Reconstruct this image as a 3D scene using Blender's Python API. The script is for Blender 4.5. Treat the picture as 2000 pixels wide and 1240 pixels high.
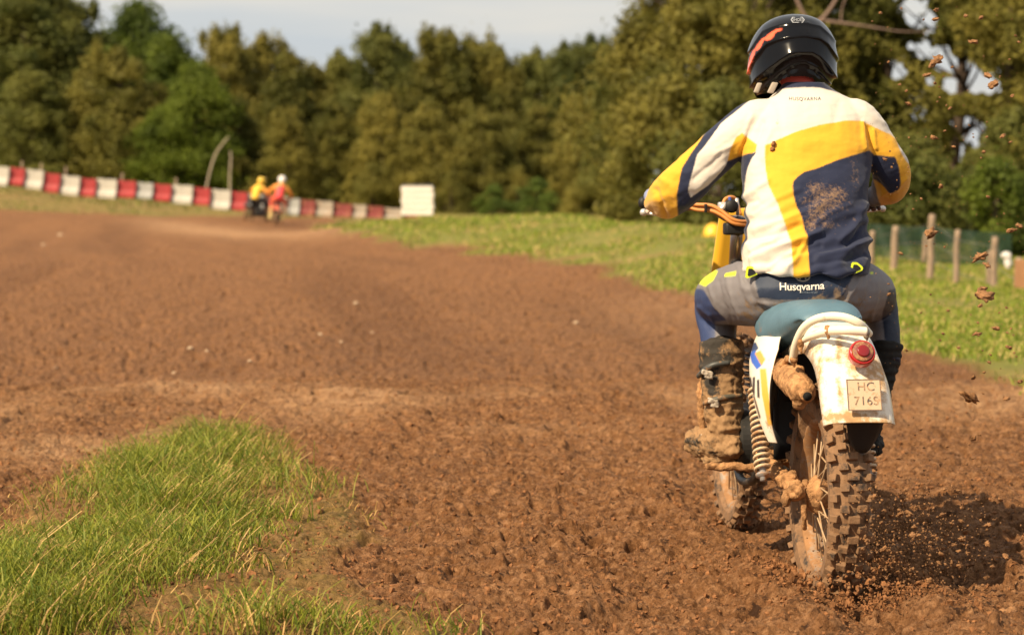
import bpy, bmesh, math, random
import numpy as np
from mathutils import Vector, Matrix
from mathutils.bvhtree import BVHTree
R = math.radians
rnd = random.Random(7)
npr = np.random.RandomState(11)
for o in list(bpy.data.objects): bpy.data.objects.remove(o)
sc = bpy.context.scene
COL = sc.collection

# ------------------------------------------------------------------ camera, sky, sun, exposure
FPX, CH, PITCH = 4760.0, 1.12, math.atan(246 / 4760.0)      # focal length in 2000-px units, eye height, tilt down
cam = bpy.data.objects.new('camera', bpy.data.cameras.new('camera')); COL.objects.link(cam)
cam.location = (0, 0, CH); cam.rotation_euler = (R(90) - PITCH, 0, 0)
cam.data.sensor_width = 36; cam.data.lens = FPX * 36 / 2000
cam.data.clip_start = 0.1; cam.data.clip_end = 4000
cam.data.dof.use_dof = True; cam.data.dof.focus_distance = 7.0; cam.data.dof.aperture_fstop = 4.5
sc.camera = cam
SUN_EL, SUN_AZ = R(43), R(-133)     # azimuth of the sun, measured from +Y clockwise (towards +X)
sd = Vector((math.sin(SUN_AZ) * math.cos(SUN_EL), math.cos(SUN_AZ) * math.cos(SUN_EL), math.sin(SUN_EL)))
sun = bpy.data.objects.new('sun', bpy.data.lights.new('sun', 'SUN')); COL.objects.link(sun)
sun.data.energy = 5.0; sun.data.angle = R(0.6); sun.data.color = (1.0, 0.82, 0.56)
sun.rotation_euler = sd.to_track_quat('Z', 'Y').to_euler()
w = bpy.data.worlds.new('World'); sc.world = w; w.use_nodes = True
nt = w.node_tree; N = nt.nodes; L = nt.links; N.clear()
out = N.new('ShaderNodeOutputWorld'); bg = N.new('ShaderNodeBackground'); L.new(bg.outputs[0], out.inputs[0])
sky = N.new('ShaderNodeTexSky'); sky.sky_type = 'NISHITA'; sky.sun_disc = False
sky.sun_elevation = SUN_EL; sky.sun_rotation = SUN_AZ; sky.air_density = 1.0; sky.dust_density = 2.0
tc = N.new('ShaderNodeTexCoord'); mp = N.new('ShaderNodeMapping'); mp.inputs['Scale'].default_value = (3.0, 3.0, 26.0)
L.new(tc.outputs['Generated'], mp.inputs[0])
nz = N.new('ShaderNodeTexNoise'); nz.inputs['Scale'].default_value = 1.3; nz.inputs['Detail'].default_value = 5; nz.inputs['Roughness'].default_value = 0.45
L.new(mp.outputs[0], nz.inputs[0])
rp = N.new('ShaderNodeValToRGB'); rp.color_ramp.elements[0].position = 0.38; rp.color_ramp.elements[1].position = 0.62
rp.color_ramp.elements[0].color = (4.7, 4.95, 5.2, 1); rp.color_ramp.elements[1].color = (6.3, 5.9, 5.3, 1)
L.new(nz.outputs[0], rp.inputs[0])
mx = N.new('ShaderNodeMixRGB'); mx.inputs[0].default_value = 0.85
L.new(sky.outputs[0], mx.inputs[1]); L.new(rp.outputs[0], mx.inputs[2]); L.new(mx.outputs[0], bg.inputs[0])
bg.inputs[1].default_value = 0.085
sc.view_settings.view_transform = 'Standard'; sc.view_settings.look = 'None'
sc.view_settings.exposure = 0.64; sc.view_settings.gamma = 1.0
sc.cycles.max_bounces = 5; sc.cycles.diffuse_bounces = 2; sc.cycles.transparent_max_bounces = 8
sc.cycles.use_denoising = True

# ------------------------------------------------------------------ projection helpers
CT, ST = math.cos(PITCH), math.sin(PITCH)
def W(px, py, d):
    """point of the place seen at photo pixel (px, py) and standing d metres ahead"""
    dx = (px - 1000) / FPX; dv = -(py - 620) / FPX
    t = d / (CT + dv * ST)
    return Vector((dx * t, d, CH + (-ST + dv * CT) * t))
def PX(v):
    x, y, z = v[:, 0], v[:, 1], v[:, 2] - CH
    dep = y * CT - z * ST; up = y * ST + z * CT
    return 1000 + FPX * x / dep, 620 - FPX * up / dep
def rpx(r, d): return r * d / FPX      # a pixel radius as metres

# ------------------------------------------------------------------ noise
_perm = np.random.RandomState(3).permutation(256); _perm = np.concatenate([_perm, _perm, _perm])
_g3 = np.random.RandomState(5).normal(size=(256, 3)); _g3 /= np.linalg.norm(_g3, axis=1)[:, None]
def noise3(p):
    p = np.asarray(p, float); i = np.floor(p).astype(int); f = p - i; i &= 255
    u = f * f * f * (f * (f * 6 - 15) + 10); r = 0
    for dx in (0, 1):
        for dy in (0, 1):
            for dz in (0, 1):
                h = _perm[_perm[_perm[i[:, 0] + dx] + i[:, 1] + dy] + i[:, 2] + dz]
                g = _g3[h]; dd = (g * (f - np.array([dx, dy, dz]))).sum(1)
                r = r + dd * (u[:, 0] if dx else 1 - u[:, 0]) * (u[:, 1] if dy else 1 - u[:, 1]) * (u[:, 2] if dz else 1 - u[:, 2])
    return r * 1.6
def noise2(x, y, s=0.0): return noise3(np.stack([x, y, np.full_like(x, s + 0.37)], 1))
def fbm(p, o=4):
    r = 0; a = 1.0; q = np.asarray(p, float)
    for k in range(o): r = r + a * noise3(q + 17.3 * k); q = q * 2.03; a *= 0.5
    return r

# ------------------------------------------------------------------ objects
ORG = {}
def org(o):
    while o.parent: o = o.parent
    return ORG.get(o.name, Vector((0, 0, 0)))
def empty(name, loc=(0, 0, 0), label=None, cat=None, group=None, local=False):
    o = bpy.data.objects.new(name, None); COL.objects.link(o); o.location = loc; o.empty_display_size = 0.1
    ORG[o.name] = Vector((0, 0, 0)) if local else Vector(loc)
    tag(o, label, cat, group); return o
def tag(o, label=None, cat=None, group=None, kind=None):
    if label: o['label'] = label
    if cat: o['category'] = cat
    if group: o['group'] = group
    if kind: o['kind'] = kind
    return o
def rawmesh(name, v, f):
    me = bpy.data.meshes.new(name)
    v = np.asarray(v, dtype=np.float32).reshape(-1, 3)
    if isinstance(f, np.ndarray):
        n, k = f.shape
        me.vertices.add(len(v)); me.vertices.foreach_set('co', v.ravel())
        me.loops.add(n * k); me.loops.foreach_set('vertex_index', f.astype(np.int32).ravel())
        me.polygons.add(n); me.polygons.foreach_set('loop_start', np.arange(0, n * k, k, dtype=np.int32))
        me.update(calc_edges=True)
    else:
        me.from_pydata(v.tolist(), [], [list(map(int, q)) for q in f]); me.update()
    return me
def P(name, vf, mat, parent=None, smooth=True, label=None):
    v, f = vf; v = np.asarray([tuple(q) for q in v] if not isinstance(v, np.ndarray) else v, float)
    if parent is not None: v = v - np.array(org(parent))
    me = rawmesh(name, v, f); me.materials.append(mat)
    me.polygons.foreach_set('use_smooth', [smooth] * len(me.polygons))
    o = bpy.data.objects.new(name, me); COL.objects.link(o)
    if parent is not None: o.parent = parent
    if label: o['label'] = label
    return o
def setcol(me, cols, name='Col'):
    a = me.color_attributes.new(name, 'FLOAT_COLOR', 'POINT')
    c = np.ones((len(me.vertices), 4), np.float32); c[:, :3] = cols; a.data.foreach_set('color', c.ravel())
def setf(me, vals, name):
    a = me.attributes.new(name, 'FLOAT', 'POINT'); a.data.foreach_set('value', np.asarray(vals, np.float32))
def dup(root, loc=None, rot=None, scale=None, label=None):
    c = root.copy(); COL.objects.link(c)
    for ch in list(root.children):
        k = ch.copy(); COL.objects.link(k); k.parent = c
        for g in list(ch.children):
            q = g.copy(); COL.objects.link(q); q.parent = k
    if loc is not None: c.location = loc
    if rot is not None: c.rotation_euler = rot
    if scale is not None: c.scale = scale
    if label: c['label'] = label
    return c

# ------------------------------------------------------------------ shape helpers, all return (verts, faces)
def join(*parts):
    V = []; Fc = []
    for v, f in parts:
        b = len(V); V += [tuple(q) for q in v]; Fc += [tuple(int(i) + b for i in q) for q in f]
    return V, Fc
def catmull(pts, k=6):
    pts = [np.array(p, float) for p in pts]; n = len(pts); o = []
    for i in range(n - 1):
        p0 = pts[max(i - 1, 0)]; p1 = pts[i]; p2 = pts[i + 1]; p3 = pts[min(i + 2, n - 1)]
        for j in range(k):
            t = j / k
            o.append(.5 * ((2 * p1) + (-p0 + p2) * t + (2 * p0 - 5 * p1 + 4 * p2 - p3) * t * t + (-p0 + 3 * p1 - 3 * p2 + p3) * t ** 3))
    o.append(pts[-1]); return o
def tube(path, n=12, k=6, sx=1.0):
    """path of (x, y, z, r): a round tapering tube with closed, rounded ends"""
    q = catmull([tuple(p[0]) + (p[1],) for p in path], k) if k > 1 else [np.array(tuple(p[0]) + (p[1],)) for p in path]
    V = []; Fc = []; m = len(q); prev = None
    for i in range(m):
        c = q[i][:3]; t = q[min(i + 1, m - 1)][:3] - q[max(i - 1, 0)][:3]; t /= np.linalg.norm(t) + 1e-9
        if prev is None:
            a = np.array([0, 0, 1.]) if abs(t[2]) < .9 else np.array([1., 0, 0])
            u = np.cross(t, a)
        else: u = prev - t * prev.dot(t)
        u /= np.linalg.norm(u) + 1e-9; v = np.cross(t, u); prev = u
        for j in range(n):
            a = 2 * math.pi * j / n; V.append(c + q[i][3] * (math.cos(a) * u + math.sin(a) * v * sx))
    for i in range(m - 1):
        for j in range(n): Fc.append((i * n + j, i * n + (j + 1) % n, (i + 1) * n + (j + 1) % n, (i + 1) * n + j))
    for e, i in ((0, 0), (1, m - 1)):
        t = q[min(i + 1, m - 1)][:3] - q[max(i - 1, 0)][:3]; t /= np.linalg.norm(t) + 1e-9
        V.append(q[i][:3] + t * q[i][3] * (.35 if e else -.35)); c = len(V) - 1
        for j in range(n):
            a, b = i * n + j, i * n + (j + 1) % n
            Fc.append((a, b, c) if e else (b, a, c))
    return V, Fc
def loft(rings, caps=True):
    n = len(rings[0]); V = [tuple(p) for r in rings for p in r]; Fc = []
    for i in range(len(rings) - 1):
        for j in range(n): Fc.append((i * n + j, i * n + (j + 1) % n, (i + 1) * n + (j + 1) % n, (i + 1) * n + j))
    if caps: Fc.append(tuple(reversed(range(n)))); Fc.append(tuple((len(rings) - 1) * n + j for j in range(n)))
    return V, Fc
def ellip(c, r, rot=None, nu=24, nv=16):
    V = []; Fc = []; M = rot.to_matrix() if rot is not None else Matrix.Identity(3)
    for i in range(nv + 1):
        th = math.pi * i / nv
        for j in range(nu):
            a = 2 * math.pi * j / nu
            V.append(Vector(c) + M @ Vector((r[0] * math.sin(th) * math.cos(a), r[1] * math.sin(th) * math.sin(a), r[2] * math.cos(th))))
    for i in range(nv):
        for j in range(nu): Fc.append((i * nu + j, (i + 1) * nu + j, (i + 1) * nu + (j + 1) % nu, i * nu + (j + 1) % nu))
    return V, Fc
def sheet(grid, thick=0.0, nrm=None):
    """grid[i][j] of points -> a surface; with thick a closed slab"""
    a = len(grid); b = len(grid[0]); V = [Vector(p) for r in grid for p in r]
    Fc = [(i * b + j, i * b + j + 1, (i + 1) * b + j + 1, (i + 1) * b + j) for i in range(a - 1) for j in range(b - 1)]
    if thick:
        ns = []
        for i in range(a):
            for j in range(b):
                du = V[i * b + min(j + 1, b - 1)] - V[i * b + max(j - 1, 0)]; dv = V[min(i + 1, a - 1) * b + j] - V[max(i - 1, 0) * b + j]
                ns.append(du.cross(dv).normalized())
        m = len(V); V += [V[i] + ns[i] * thick for i in range(m)]
        F2 = [tuple(reversed([q + m for q in f])) for f in Fc]
        loop = [j for j in range(b)] + [i * b + b - 1 for i in range(1, a)] + [(a - 1) * b + j for j in range(b - 2, -1, -1)] + [i * b for i in range(a - 2, 0, -1)]
        S = [(loop[i], loop[i] + m, loop[(i + 1) % len(loop)] + m, loop[(i + 1) % len(loop)]) for i in range(len(loop))]
        Fc = Fc + F2 + S
    return V, Fc
def boxv(c, ax, ay, az, hx, hy, hz, bev=0.0):
    bm = bmesh.new(); bmesh.ops.create_cube(bm, size=2)
    for v in bm.verts: v.co = Vector((v.co.x * hx, v.co.y * hy, v.co.z * hz))
    if bev: bmesh.ops.bevel(bm, geom=bm.edges[:], offset=bev, segments=2, affect='EDGES', profile=.6)
    V = [Vector(c) + Vector(ax) * v.co.x + Vector(ay) * v.co.y + Vector(az) * v.co.z for v in bm.verts]
    bm.verts.index_update(); Fc = [tuple(v.index for v in f.verts) for f in bm.faces]; bm.free()
    return V, Fc
def box(c, hx, hy, hz, bev=0.0): return boxv(c, (1, 0, 0), (0, 1, 0), (0, 0, 1), hx, hy, hz, bev)
def remesh(vf, voxel, smooth=4, fac=.6):
    V, Fc = vf; me = rawmesh('tmp', [tuple(q) for q in V], Fc); o = bpy.data.objects.new('tmp', me); COL.objects.link(o)
    m = o.modifiers.new('r', 'REMESH'); m.mode = 'VOXEL'; m.voxel_size = voxel
    if smooth: s = o.modifiers.new('s', 'SMOOTH'); s.iterations = smooth; s.factor = fac
    dg = bpy.context.evaluated_depsgraph_get(); ev = o.evaluated_get(dg); m2 = ev.to_mesh()
    n = len(m2.vertices); co = np.empty(n * 3, np.float32); m2.vertices.foreach_get('co', co)
    nr = np.empty(n * 3, np.float32); m2.vertex_normals.foreach_get('vector', nr)
    fs = [tuple(p.vertices) for p in m2.polygons]
    ev.to_mesh_clear(); bpy.data.objects.remove(o); bpy.data.meshes.remove(me)
    fa = np.array(fs) if len({len(q) for q in fs}) == 1 else fs
    return co.reshape(-1, 3).astype(float), fa, nr.reshape(-1, 3).astype(float)
def inpoly(x, y, poly):
    r = np.zeros(x.shape, bool); n = len(poly)
    for i in range(n):
        x1, y1 = poly[i]; x2, y2 = poly[(i + 1) % n]
        if y1 == y2: continue
        c = ((y1 > y) != (y2 > y)) & (x < (x2 - x1) * (y - y1) / (y2 - y1) + x1); r ^= c
    return r
def paint(v, base, layers):
    x0, y0 = PX(v); acc = 0
    for jx, jy_ in ((-1.1, -.4), (.4, -1.1), (1.1, .4), (-.4, 1.1), (0, 0)):
        c = np.tile(np.array(base, float), (len(v), 1))
        for poly, col in layers: c[inpoly(x0 + jx, y0 + jy_, poly)] = col
        acc = acc + c
    return acc / 5
def spots(v, lst, base=0.0):
    x, y = PX(v); m = np.full(len(v), base, float)
    for cx, cy, rx, ry, s in lst: m = m + s * np.exp(-((x - cx) / rx) ** 2 - ((y - cy) / ry) ** 2)
    return m
def seg_fold(x, y, pts, wpx):
    """ridge profile around a polyline of photo pixels, 1 on the line"""
    best = np.full(x.shape, 1e9)
    for (x1, y1), (x2, y2) in zip(pts[:-1], pts[1:]):
        dx, dy = x2 - x1, y2 - y1; t = np.clip(((x - x1) * dx + (y - y1) * dy) / (dx * dx + dy * dy), 0, 1)
        best = np.minimum(best, np.hypot(x - x1 - t * dx, y - y1 - t * dy))
    L0 = np.hypot(x - pts[0][0], y - pts[0][1])
    return np.exp(-(best / wpx) ** 2)

# ------------------------------------------------------------------ materials
MUD = (0.36, 0.185, 0.080)
def mat(name, col, rough=.6, mlo=.74, mhi=.86, var=.0, vs=8.0, bump=0.0, bs=40.0, mudf=0.0, spec=.5, metal=0.0, attr=False, mudattr=False, coat=0.0, mudcol=MUD, trans=None, ms=30.0, sheen=0.0):
    m = bpy.data.materials.new(name); m.use_nodes = True; t = m.node_tree; n = t.nodes; l = t.links
    b = n['Principled BSDF']; b.inputs['Roughness'].default_value = rough; b.inputs['Metallic'].default_value = metal
    b.inputs['Specular IOR Level'].default_value = spec
    if coat: b.inputs['Coat Weight'].default_value = coat; b.inputs['Coat Roughness'].default_value = .06
    if sheen: b.inputs['Sheen Weight'].default_value = sheen
    tcn = n.new('ShaderNodeTexCoord'); co = tcn.outputs['Object']
    if attr:
        a = n.new('ShaderNodeAttribute'); a.attribute_name = 'Col'; c = a.outputs['Color']
    else:
        a = n.new('ShaderNodeRGB'); a.outputs[0].default_value = (*col, 1); c = a.outputs[0]
    if var:
        nz = n.new('ShaderNodeTexNoise'); nz.inputs['Scale'].default_value = vs; nz.inputs['Detail'].default_value = 6; nz.inputs['Roughness'].default_value = .65
        l.new(co, nz.inputs['Vector'])
        mr = n.new('ShaderNodeMapRange'); mr.inputs[1].default_value = .3; mr.inputs[2].default_value = .7
        mr.inputs[3].default_value = 1 - var; mr.inputs[4].default_value = 1 + var; l.new(nz.outputs[0], mr.inputs[0])
        x = n.new('ShaderNodeVectorMath'); x.operation = 'SCALE'; l.new(c, x.inputs[0]); l.new(mr.outputs[0], x.inputs['Scale']); c = x.outputs[0]
    if mudf or mudattr:
        nz = n.new('ShaderNodeTexNoise'); nz.inputs['Scale'].default_value = ms; nz.inputs['Detail'].default_value = 9; nz.inputs['Roughness'].default_value = .72
        l.new(co, nz.inputs['Vector'])
        ad = n.new('ShaderNodeMath'); ad.operation = 'ADD'; l.new(nz.outputs[0], ad.inputs[0])
        if mudattr:
            ma = n.new('ShaderNodeAttribute'); ma.attribute_name = 'mud'; l.new(ma.outputs['Fac'], ad.inputs[1])
        else: ad.inputs[1].default_value = mudf
        mr = n.new('ShaderNodeMapRange'); mr.inputs[1].default_value = mlo; mr.inputs[2].default_value = mhi; l.new(ad.outputs[0], mr.inputs[0])
        n2 = n.new('ShaderNodeTexNoise'); n2.inputs['Scale'].default_value = 55; n2.inputs['Detail'].default_value = 4; l.new(co, n2.inputs['Vector'])
        r2 = n.new('ShaderNodeMapRange'); r2.inputs[3].default_value = .55; r2.inputs[4].default_value = 1.35; l.new(n2.outputs[0], r2.inputs[0])
        mc = n.new('ShaderNodeVectorMath'); mc.operation = 'SCALE'; mc.inputs[0].default_value = mudcol; l.new(r2.outputs[0], mc.inputs['Scale'])
        mm = n.new('ShaderNodeMixRGB'); l.new(mr.outputs[0], mm.inputs[0]); l.new(c, mm.inputs[1]); l.new(mc.outputs[0], mm.inputs[2]); c = mm.outputs[0]
        rr = n.new('ShaderNodeMapRange'); rr.inputs[3].default_value = rough; rr.inputs[4].default_value = .85; l.new(mr.outputs[0], rr.inputs[0]); l.new(rr.outputs[0], b.inputs['Roughness'])
    l.new(c, b.inputs['Base Color'])
    if bump:
        nb = n.new('ShaderNodeTexNoise'); nb.inputs['Scale'].default_value = bs; nb.inputs['Detail'].default_value = 6; nb.inputs['Roughness'].default_value = .6
        l.new(co, nb.inputs['Vector']); bp = n.new('ShaderNodeBump'); bp.inputs['Strength'].default_value = 1.0; bp.inputs['Distance'].default_value = bump
        l.new(nb.outputs[0], bp.inputs['Height']); l.new(bp.outputs[0], b.inputs['Normal'])
    if trans:
        tr = n.new('ShaderNodeBsdfTranslucent'); tr.inputs[0].default_value = (*trans, 1); ms_ = n.new('ShaderNodeMixShader'); ms_.inputs[0].default_value = .35
        l.new(b.outputs[0], ms_.inputs[1]); l.new(tr.outputs[0], ms_.inputs[2]); l.new(ms_.outputs[0], n['Material Output'].inputs[0])
    return m
def leafmat(name, c1, c2, scale=.6, tr=.3):
    m = bpy.data.materials.new(name); m.use_nodes = True; t = m.node_tree; n = t.nodes; l = t.links; b = n['Principled BSDF']
    b.inputs['Roughness'].default_value = .65; b.inputs['Specular IOR Level'].default_value = .25
    g = n.new('ShaderNodeNewGeometry'); nz = n.new('ShaderNodeTexNoise'); nz.inputs['Scale'].default_value = scale; nz.inputs['Detail'].default_value = 5
    l.new(g.outputs['Position'], nz.inputs['Vector'])
    oi = n.new('ShaderNodeObjectInfo'); ad = n.new('ShaderNodeMath'); ad.operation = 'MULTIPLY_ADD'; ad.inputs[1].default_value = .34
    l.new(oi.outputs['Random'], ad.inputs[0]); l.new(nz.outputs[0], ad.inputs[2])
    mr = n.new('ShaderNodeMapRange'); mr.inputs[1].default_value = .44; mr.inputs[2].default_value = .90; l.new(ad.outputs[0], mr.inputs[0])
    mm = n.new('ShaderNodeMixRGB'); mm.inputs[1].default_value = (*c1, 1); mm.inputs[2].default_value = (*c2, 1); l.new(mr.outputs[0], mm.inputs[0])
    at = n.new('ShaderNodeAttribute'); at.attribute_name = 'Col'; mu = n.new('ShaderNodeMixRGB'); mu.blend_type = 'MULTIPLY'; mu.inputs[0].default_value = 1
    l.new(mm.outputs[0], mu.inputs[1]); l.new(at.outputs[0], mu.inputs[2]); l.new(mu.outputs[0], b.inputs['Base Color'])
    tb = n.new('ShaderNodeBsdfTranslucent'); l.new(mu.outputs[0], tb.inputs[0]); ms_ = n.new('ShaderNodeMixShader'); ms_.inputs[0].default_value = tr
    l.new(b.outputs[0], ms_.inputs[1]); l.new(tb.outputs[0], ms_.inputs[2]); l.new(ms_.outputs[0], n['Material Output'].inputs[0])
    return m
MUDM = mat('caked_mud', MUD, .85, var=.6, vs=38, bump=.010, bs=48, spec=.2)
CLOD = mat('wet_soil', (.22, .095, .036), .85, var=.45, vs=50, bump=.004, bs=90, spec=.25)
BARK = mat('bark', (.075, .05, .035), .9, var=.3, vs=3, bump=.02, bs=8)
PINE = leafmat('pine_needles', (.105, .108, .020), (.29, .245, .050), tr=.45)
DARKP = leafmat('dark_pine_needles', (.072, .090, .020), (.20, .195, .042), tr=.45)
BROAD = leafmat('broad_leaves', (.060, .088, .012), (.19, .235, .026), tr=.5)
SHRUBM = leafmat('shrub_leaves', (.055, .085, .016), (.16, .22, .03), tr=.4)
WOOD = mat('weathered_wood', (.27, .19, .13), .85, var=.3, vs=14, bump=.003, bs=50)

# ------------------------------------------------------------------ the ground
CTRL = [  # (px, d, z)
    (1050, 36.5, .02), (920, 40, .02), (800, 45.5, .03), (700, 54, .03), (1200, 30, .02), (1300, 26, .02), (1060, 42, .38), (880, 49, .50), (760, 58, .45), (1200, 35, .40), (1330, 30, .30),
    *[(p, d, 0.0) for p in (-600, 0, 400, 800, 1200, 1600, 2000, 2600) for d in (1, 3, 6, 9, 12, 15, 18)],
    *[(p, d, 0.0) for p in (-600, 0, 400, 800, 1100) for d in (22, 27, 33)], (1400, 22, .04), (1700, 22, .02), (2000, 22, .0), (2600, 22, -.05),
    (1400, 27, .22), (1250, 27, .08), (1700, 27, 0), (2000, 27, -.05), (2600, 27, -.1), (1250, 32, .34), (1380, 33, .52), (1500, 34, .4), (1700, 34, -.08), (2000, 34, -.12), (2600, 34, -.1),
    (-600, 40, 0), (0, 40, 0), (400, 40, 0), (800, 40, .02), (950, 40, .12), (1100, 41, .48), (1250, 41, .60), (1400, 41, .42), (1700, 41, -.1), (2000, 41, -.1), (2600, 41, 0),
    (-600, 50, 0), (0, 50, 0), (400, 50, 0), (700, 50, .05), (820, 50, .45), (950, 50, .62), (1100, 50, .62), (1300, 50, .3), (1700, 50, -.1), (2000, 50, 0), (2600, 50, 0),
    (-600, 62, .1), (0, 62, .05), (400, 62, 0), (600, 62, 0), (700, 60, .3), (820, 60, .55), (1000, 62, .3), (1300, 62, .1), (2000, 62, .1), (2600, 62, 0),
    (-600, 75, .45), (0, 75, .39), (200, 75, .28), (400, 75, .08), (550, 75, 0), (700, 73, .1), (850, 75, .25), (1100, 75, .1), (1600, 75, .1), (2200, 75, .2),
    (-600, 83, .9), (0, 83, .85), (200, 83, .60), (400, 83, .28), (550, 83, .0), (750, 83, .0), (1000, 83, .1), (1600, 83, .1),
    (-600, 91, 1.6), (-200, 91, 1.5), (0, 91, 1.35), (200, 91, .90), (400, 91, .61), (600, 91, .20), (800, 91, .10), (1100, 91, .1), (1600, 91, .1), (2200, 91, .1),
    *[(p, d, z) for d in (115, 140, 250, 600, 1400) for p, z in ((-600, 1.5), (0, 1.3), (400, .6), (800, .2), (1400, .2), (2200, .2))]]
_cu = np.array([(c[0] - 1000) / FPX for c in CTRL]); _cv = np.log(np.array([c[1] for c in CTRL])); _cz = np.array([c[2] for c in CTRL])
def base_z(x, y):
    x = np.atleast_1d(np.asarray(x, float)); y = np.maximum(np.atleast_1d(np.asarray(y, float)), .5)
    u = np.clip(x / y, -.4, .4); v = np.log(y); o = np.zeros_like(u)
    for s in range(0, len(u), 40000):
        a = u[s:s + 40000, None]; b = v[s:s + 40000, None]
        wgt = np.exp(-((a - _cu) / .026) ** 2 - ((b - _cv) / .10) ** 2) + 1e-3 * np.exp(-((a - _cu) / .11) ** 2 - ((b - _cv) / .35) ** 2) + 1e-9 / (1 + ((a - _cu) / .1) ** 2 + ((b - _cv) / .3) ** 2)
        o[s:s + 40000] = (wgt * _cz).sum(1) / wgt.sum(1)
    return o
_bd = np.array([0, 9, 11, 13.0, 13.6, 16.4, 20, 23.6, 30, 37.8, 46, 58, 70, 80]); _bx = np.array([6, 3.9, 3.2, 2.95, 2.85, 2.6, 2.15, 1.65, .95, .0, -2.3, -4.4, -5.6, -6.2])
PATCH = [(-400, 1290), (-400, 1120), (-20, 1085), (60, 1000), (150, 935), (270, 862), (360, 815), (470, 838), (560, 848), (605, 925), (690, 985), (745, 1060), (650, 1100), (640, 1150), (770, 1188), (900, 1245), (1000, 1330), (-400, 1330)]
_pg = []
for px_, py_ in PATCH:
    d_ = FPX * CH / (py_ - 374); _pg.append(((px_ - 1000) / FPX * d_, d_))
def poly_dist(x, y, poly):
    best = np.full(x.shape, 1e9)
    for i in range(len(poly)):
        (x1, y1), (x2, y2) = poly[i], poly[(i + 1) % len(poly)]; dx, dy = x2 - x1, y2 - y1
        t = np.clip(((x - x1) * dx + (y - y1) * dy) / (dx * dx + dy * dy), 0, 1); best = np.minimum(best, np.hypot(x - x1 - t * dx, y - y1 - t * dy))
    return np.where(inpoly(x, y, poly), best, -best)
def grass_mask(x, y):
    n = noise2(x * .9, y * .5, 2) * .55 + noise2(x * 3, y * 2, 4) * .22
    d = y; pxx = 1000 + FPX * x / np.maximum(y, .3)
    xb = np.interp(d, _bd, _bx); sc_ = .10 + .012 * d
    right = np.clip((x - xb + n * (.25 + .02 * d)) / sc_, 0, 1) * (d < 90) * (d > 5)
    de = np.interp(pxx, [-600, 0, 300, 400, 560, 640, 760, 900], [74, 75, 77, 82, 88, 90, 80, 60])
    far = np.clip((d - de) / 2.0 + n, 0, 1) * np.where(d < 95, .62, 1)
    front = np.zeros_like(x); s = d < 12
    if s.any(): front[s] = np.clip(poly_dist(x[s], y[s], _pg) / .10 + .35 + n[s] * 1.1, 0, 1)
    return np.clip(np.maximum(np.maximum(right, far), front * .30), 0, 1), front
AX = W(1618, 966, 7.0)                       # rear axle
HD = R(-5.4); FW = Vector((math.sin(HD), math.cos(HD), 0)); RT = Vector((math.cos(HD), -math.sin(HD), 0))
def B(r, f, z): q = AX + RT * r + FW * f; return Vector((q.x, q.y, z))
def rut_n(x, y): ac = x - np.interp(y, _bd, _bx); return noise2(ac * .95 + .4 * noise2(x * .3, y * .1, 88), y * .055, 23) + .5 * noise2(ac * 2.1, y * .1, 24)
def ground_z(x, y, fine=True):
    x = np.atleast_1d(np.asarray(x, float)); y = np.atleast_1d(np.asarray(y, float)); z = base_z(x, y)
    g, fr = grass_mask(x, y)
    near = np.clip((16.0 + 3.0 * noise2(x * .5, y * .25, 9) - y) / 4.0, 0, 1)      # loose churned soil close by, smoother track beyond
    z += .035 * noise2(x * .45, y * .3, 1) * np.clip(y / 6, 0, 1) * np.clip((90 - y) / 30, 0, 1)
    z += .030 * noise2(x * 1.7, y * .7, 6) * near * (1 - g) + .018 * noise2(x * 4.0, y * 3.0, 8) * near
    # low crest of pushed-up soil where the loose part starts, tyre ruts on the firm part
    z += .035 * np.exp(-((y - 13.2 - 1.6 * noise2(x * .5, y * 0, 12)) / .9) ** 2) * (1 - g) * (.6 + noise2(x * 1.1, y, 19))
    ac = x - np.interp(y, _bd, _bx); z += .030 * rut_n(x, y) * np.clip((y - 12.5) / 4, 0, 1) * np.clip((75 - y) / 20, 0, 1) * (1 - g)
    z += (.022 * noise2(x * 2.6, y * 1.1, 14) + .022 * noise2(x * 1.1, y * .45, 15)) * np.clip((y - 13) / 3, 0, 1) * (1 - g)
    # rut dug by the wheels
    rr = (x - AX.x) * RT.x + (y - AX.y) * RT.y; ff = (x - AX.x) * FW.x + (y - AX.y) * FW.y
    z += (-.035 * np.exp(-(rr / .09) ** 2) + .03 * np.exp(-((abs(rr) - .2) / .08) ** 2)) * np.clip((ff + 2.5) / .6, 0, 1) * np.clip((2.2 - ff) / .5, 0, 1)
    if fine:
        q = np.stack([x, y, z * 0 + .3], 1); bil = lambda s, k: 1 - np.abs(noise3(q * s + k)) * 2.2
        a = near * (1 - .7 * g) + (1 - near) * .75 * (1 - g) * np.clip((60 - y) / 30, .15, 1)
        a = near * (1 - np.clip(1.1 * g, 0, .7)) + (1 - near) * .75 * (1 - g) * np.clip((60 - y) / 30, .15, 1)
        z += a * (.026 * noise3(q * np.array([5, 4, 1]) + 1) + .017 * noise3(q * np.array([12, 10, 1])) + .0105 * bil(22, 9) + .0065 * bil(46, 3) + .004 * noise3(q * 100) - .012)
        pit = np.clip(noise3(q * np.array([10, 9, 1]) + 50) - .36, 0, 1); z -= .20 * pit * a; pit = np.clip(noise3(q * np.array([24, 20, 1]) + 90) - .36, 0, 1); z -= .09 * pit * a; z += .022 * noise3(q * np.array([2.6, 1.6, 1]) + 33) * a
        lump = np.clip(noise3(q * 16 + 80) - .38, 0, 1); z += .06 * lump * a
    z += fr * .03
    return z
def gz(x, y): return float(base_z(x, y)[0])
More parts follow.
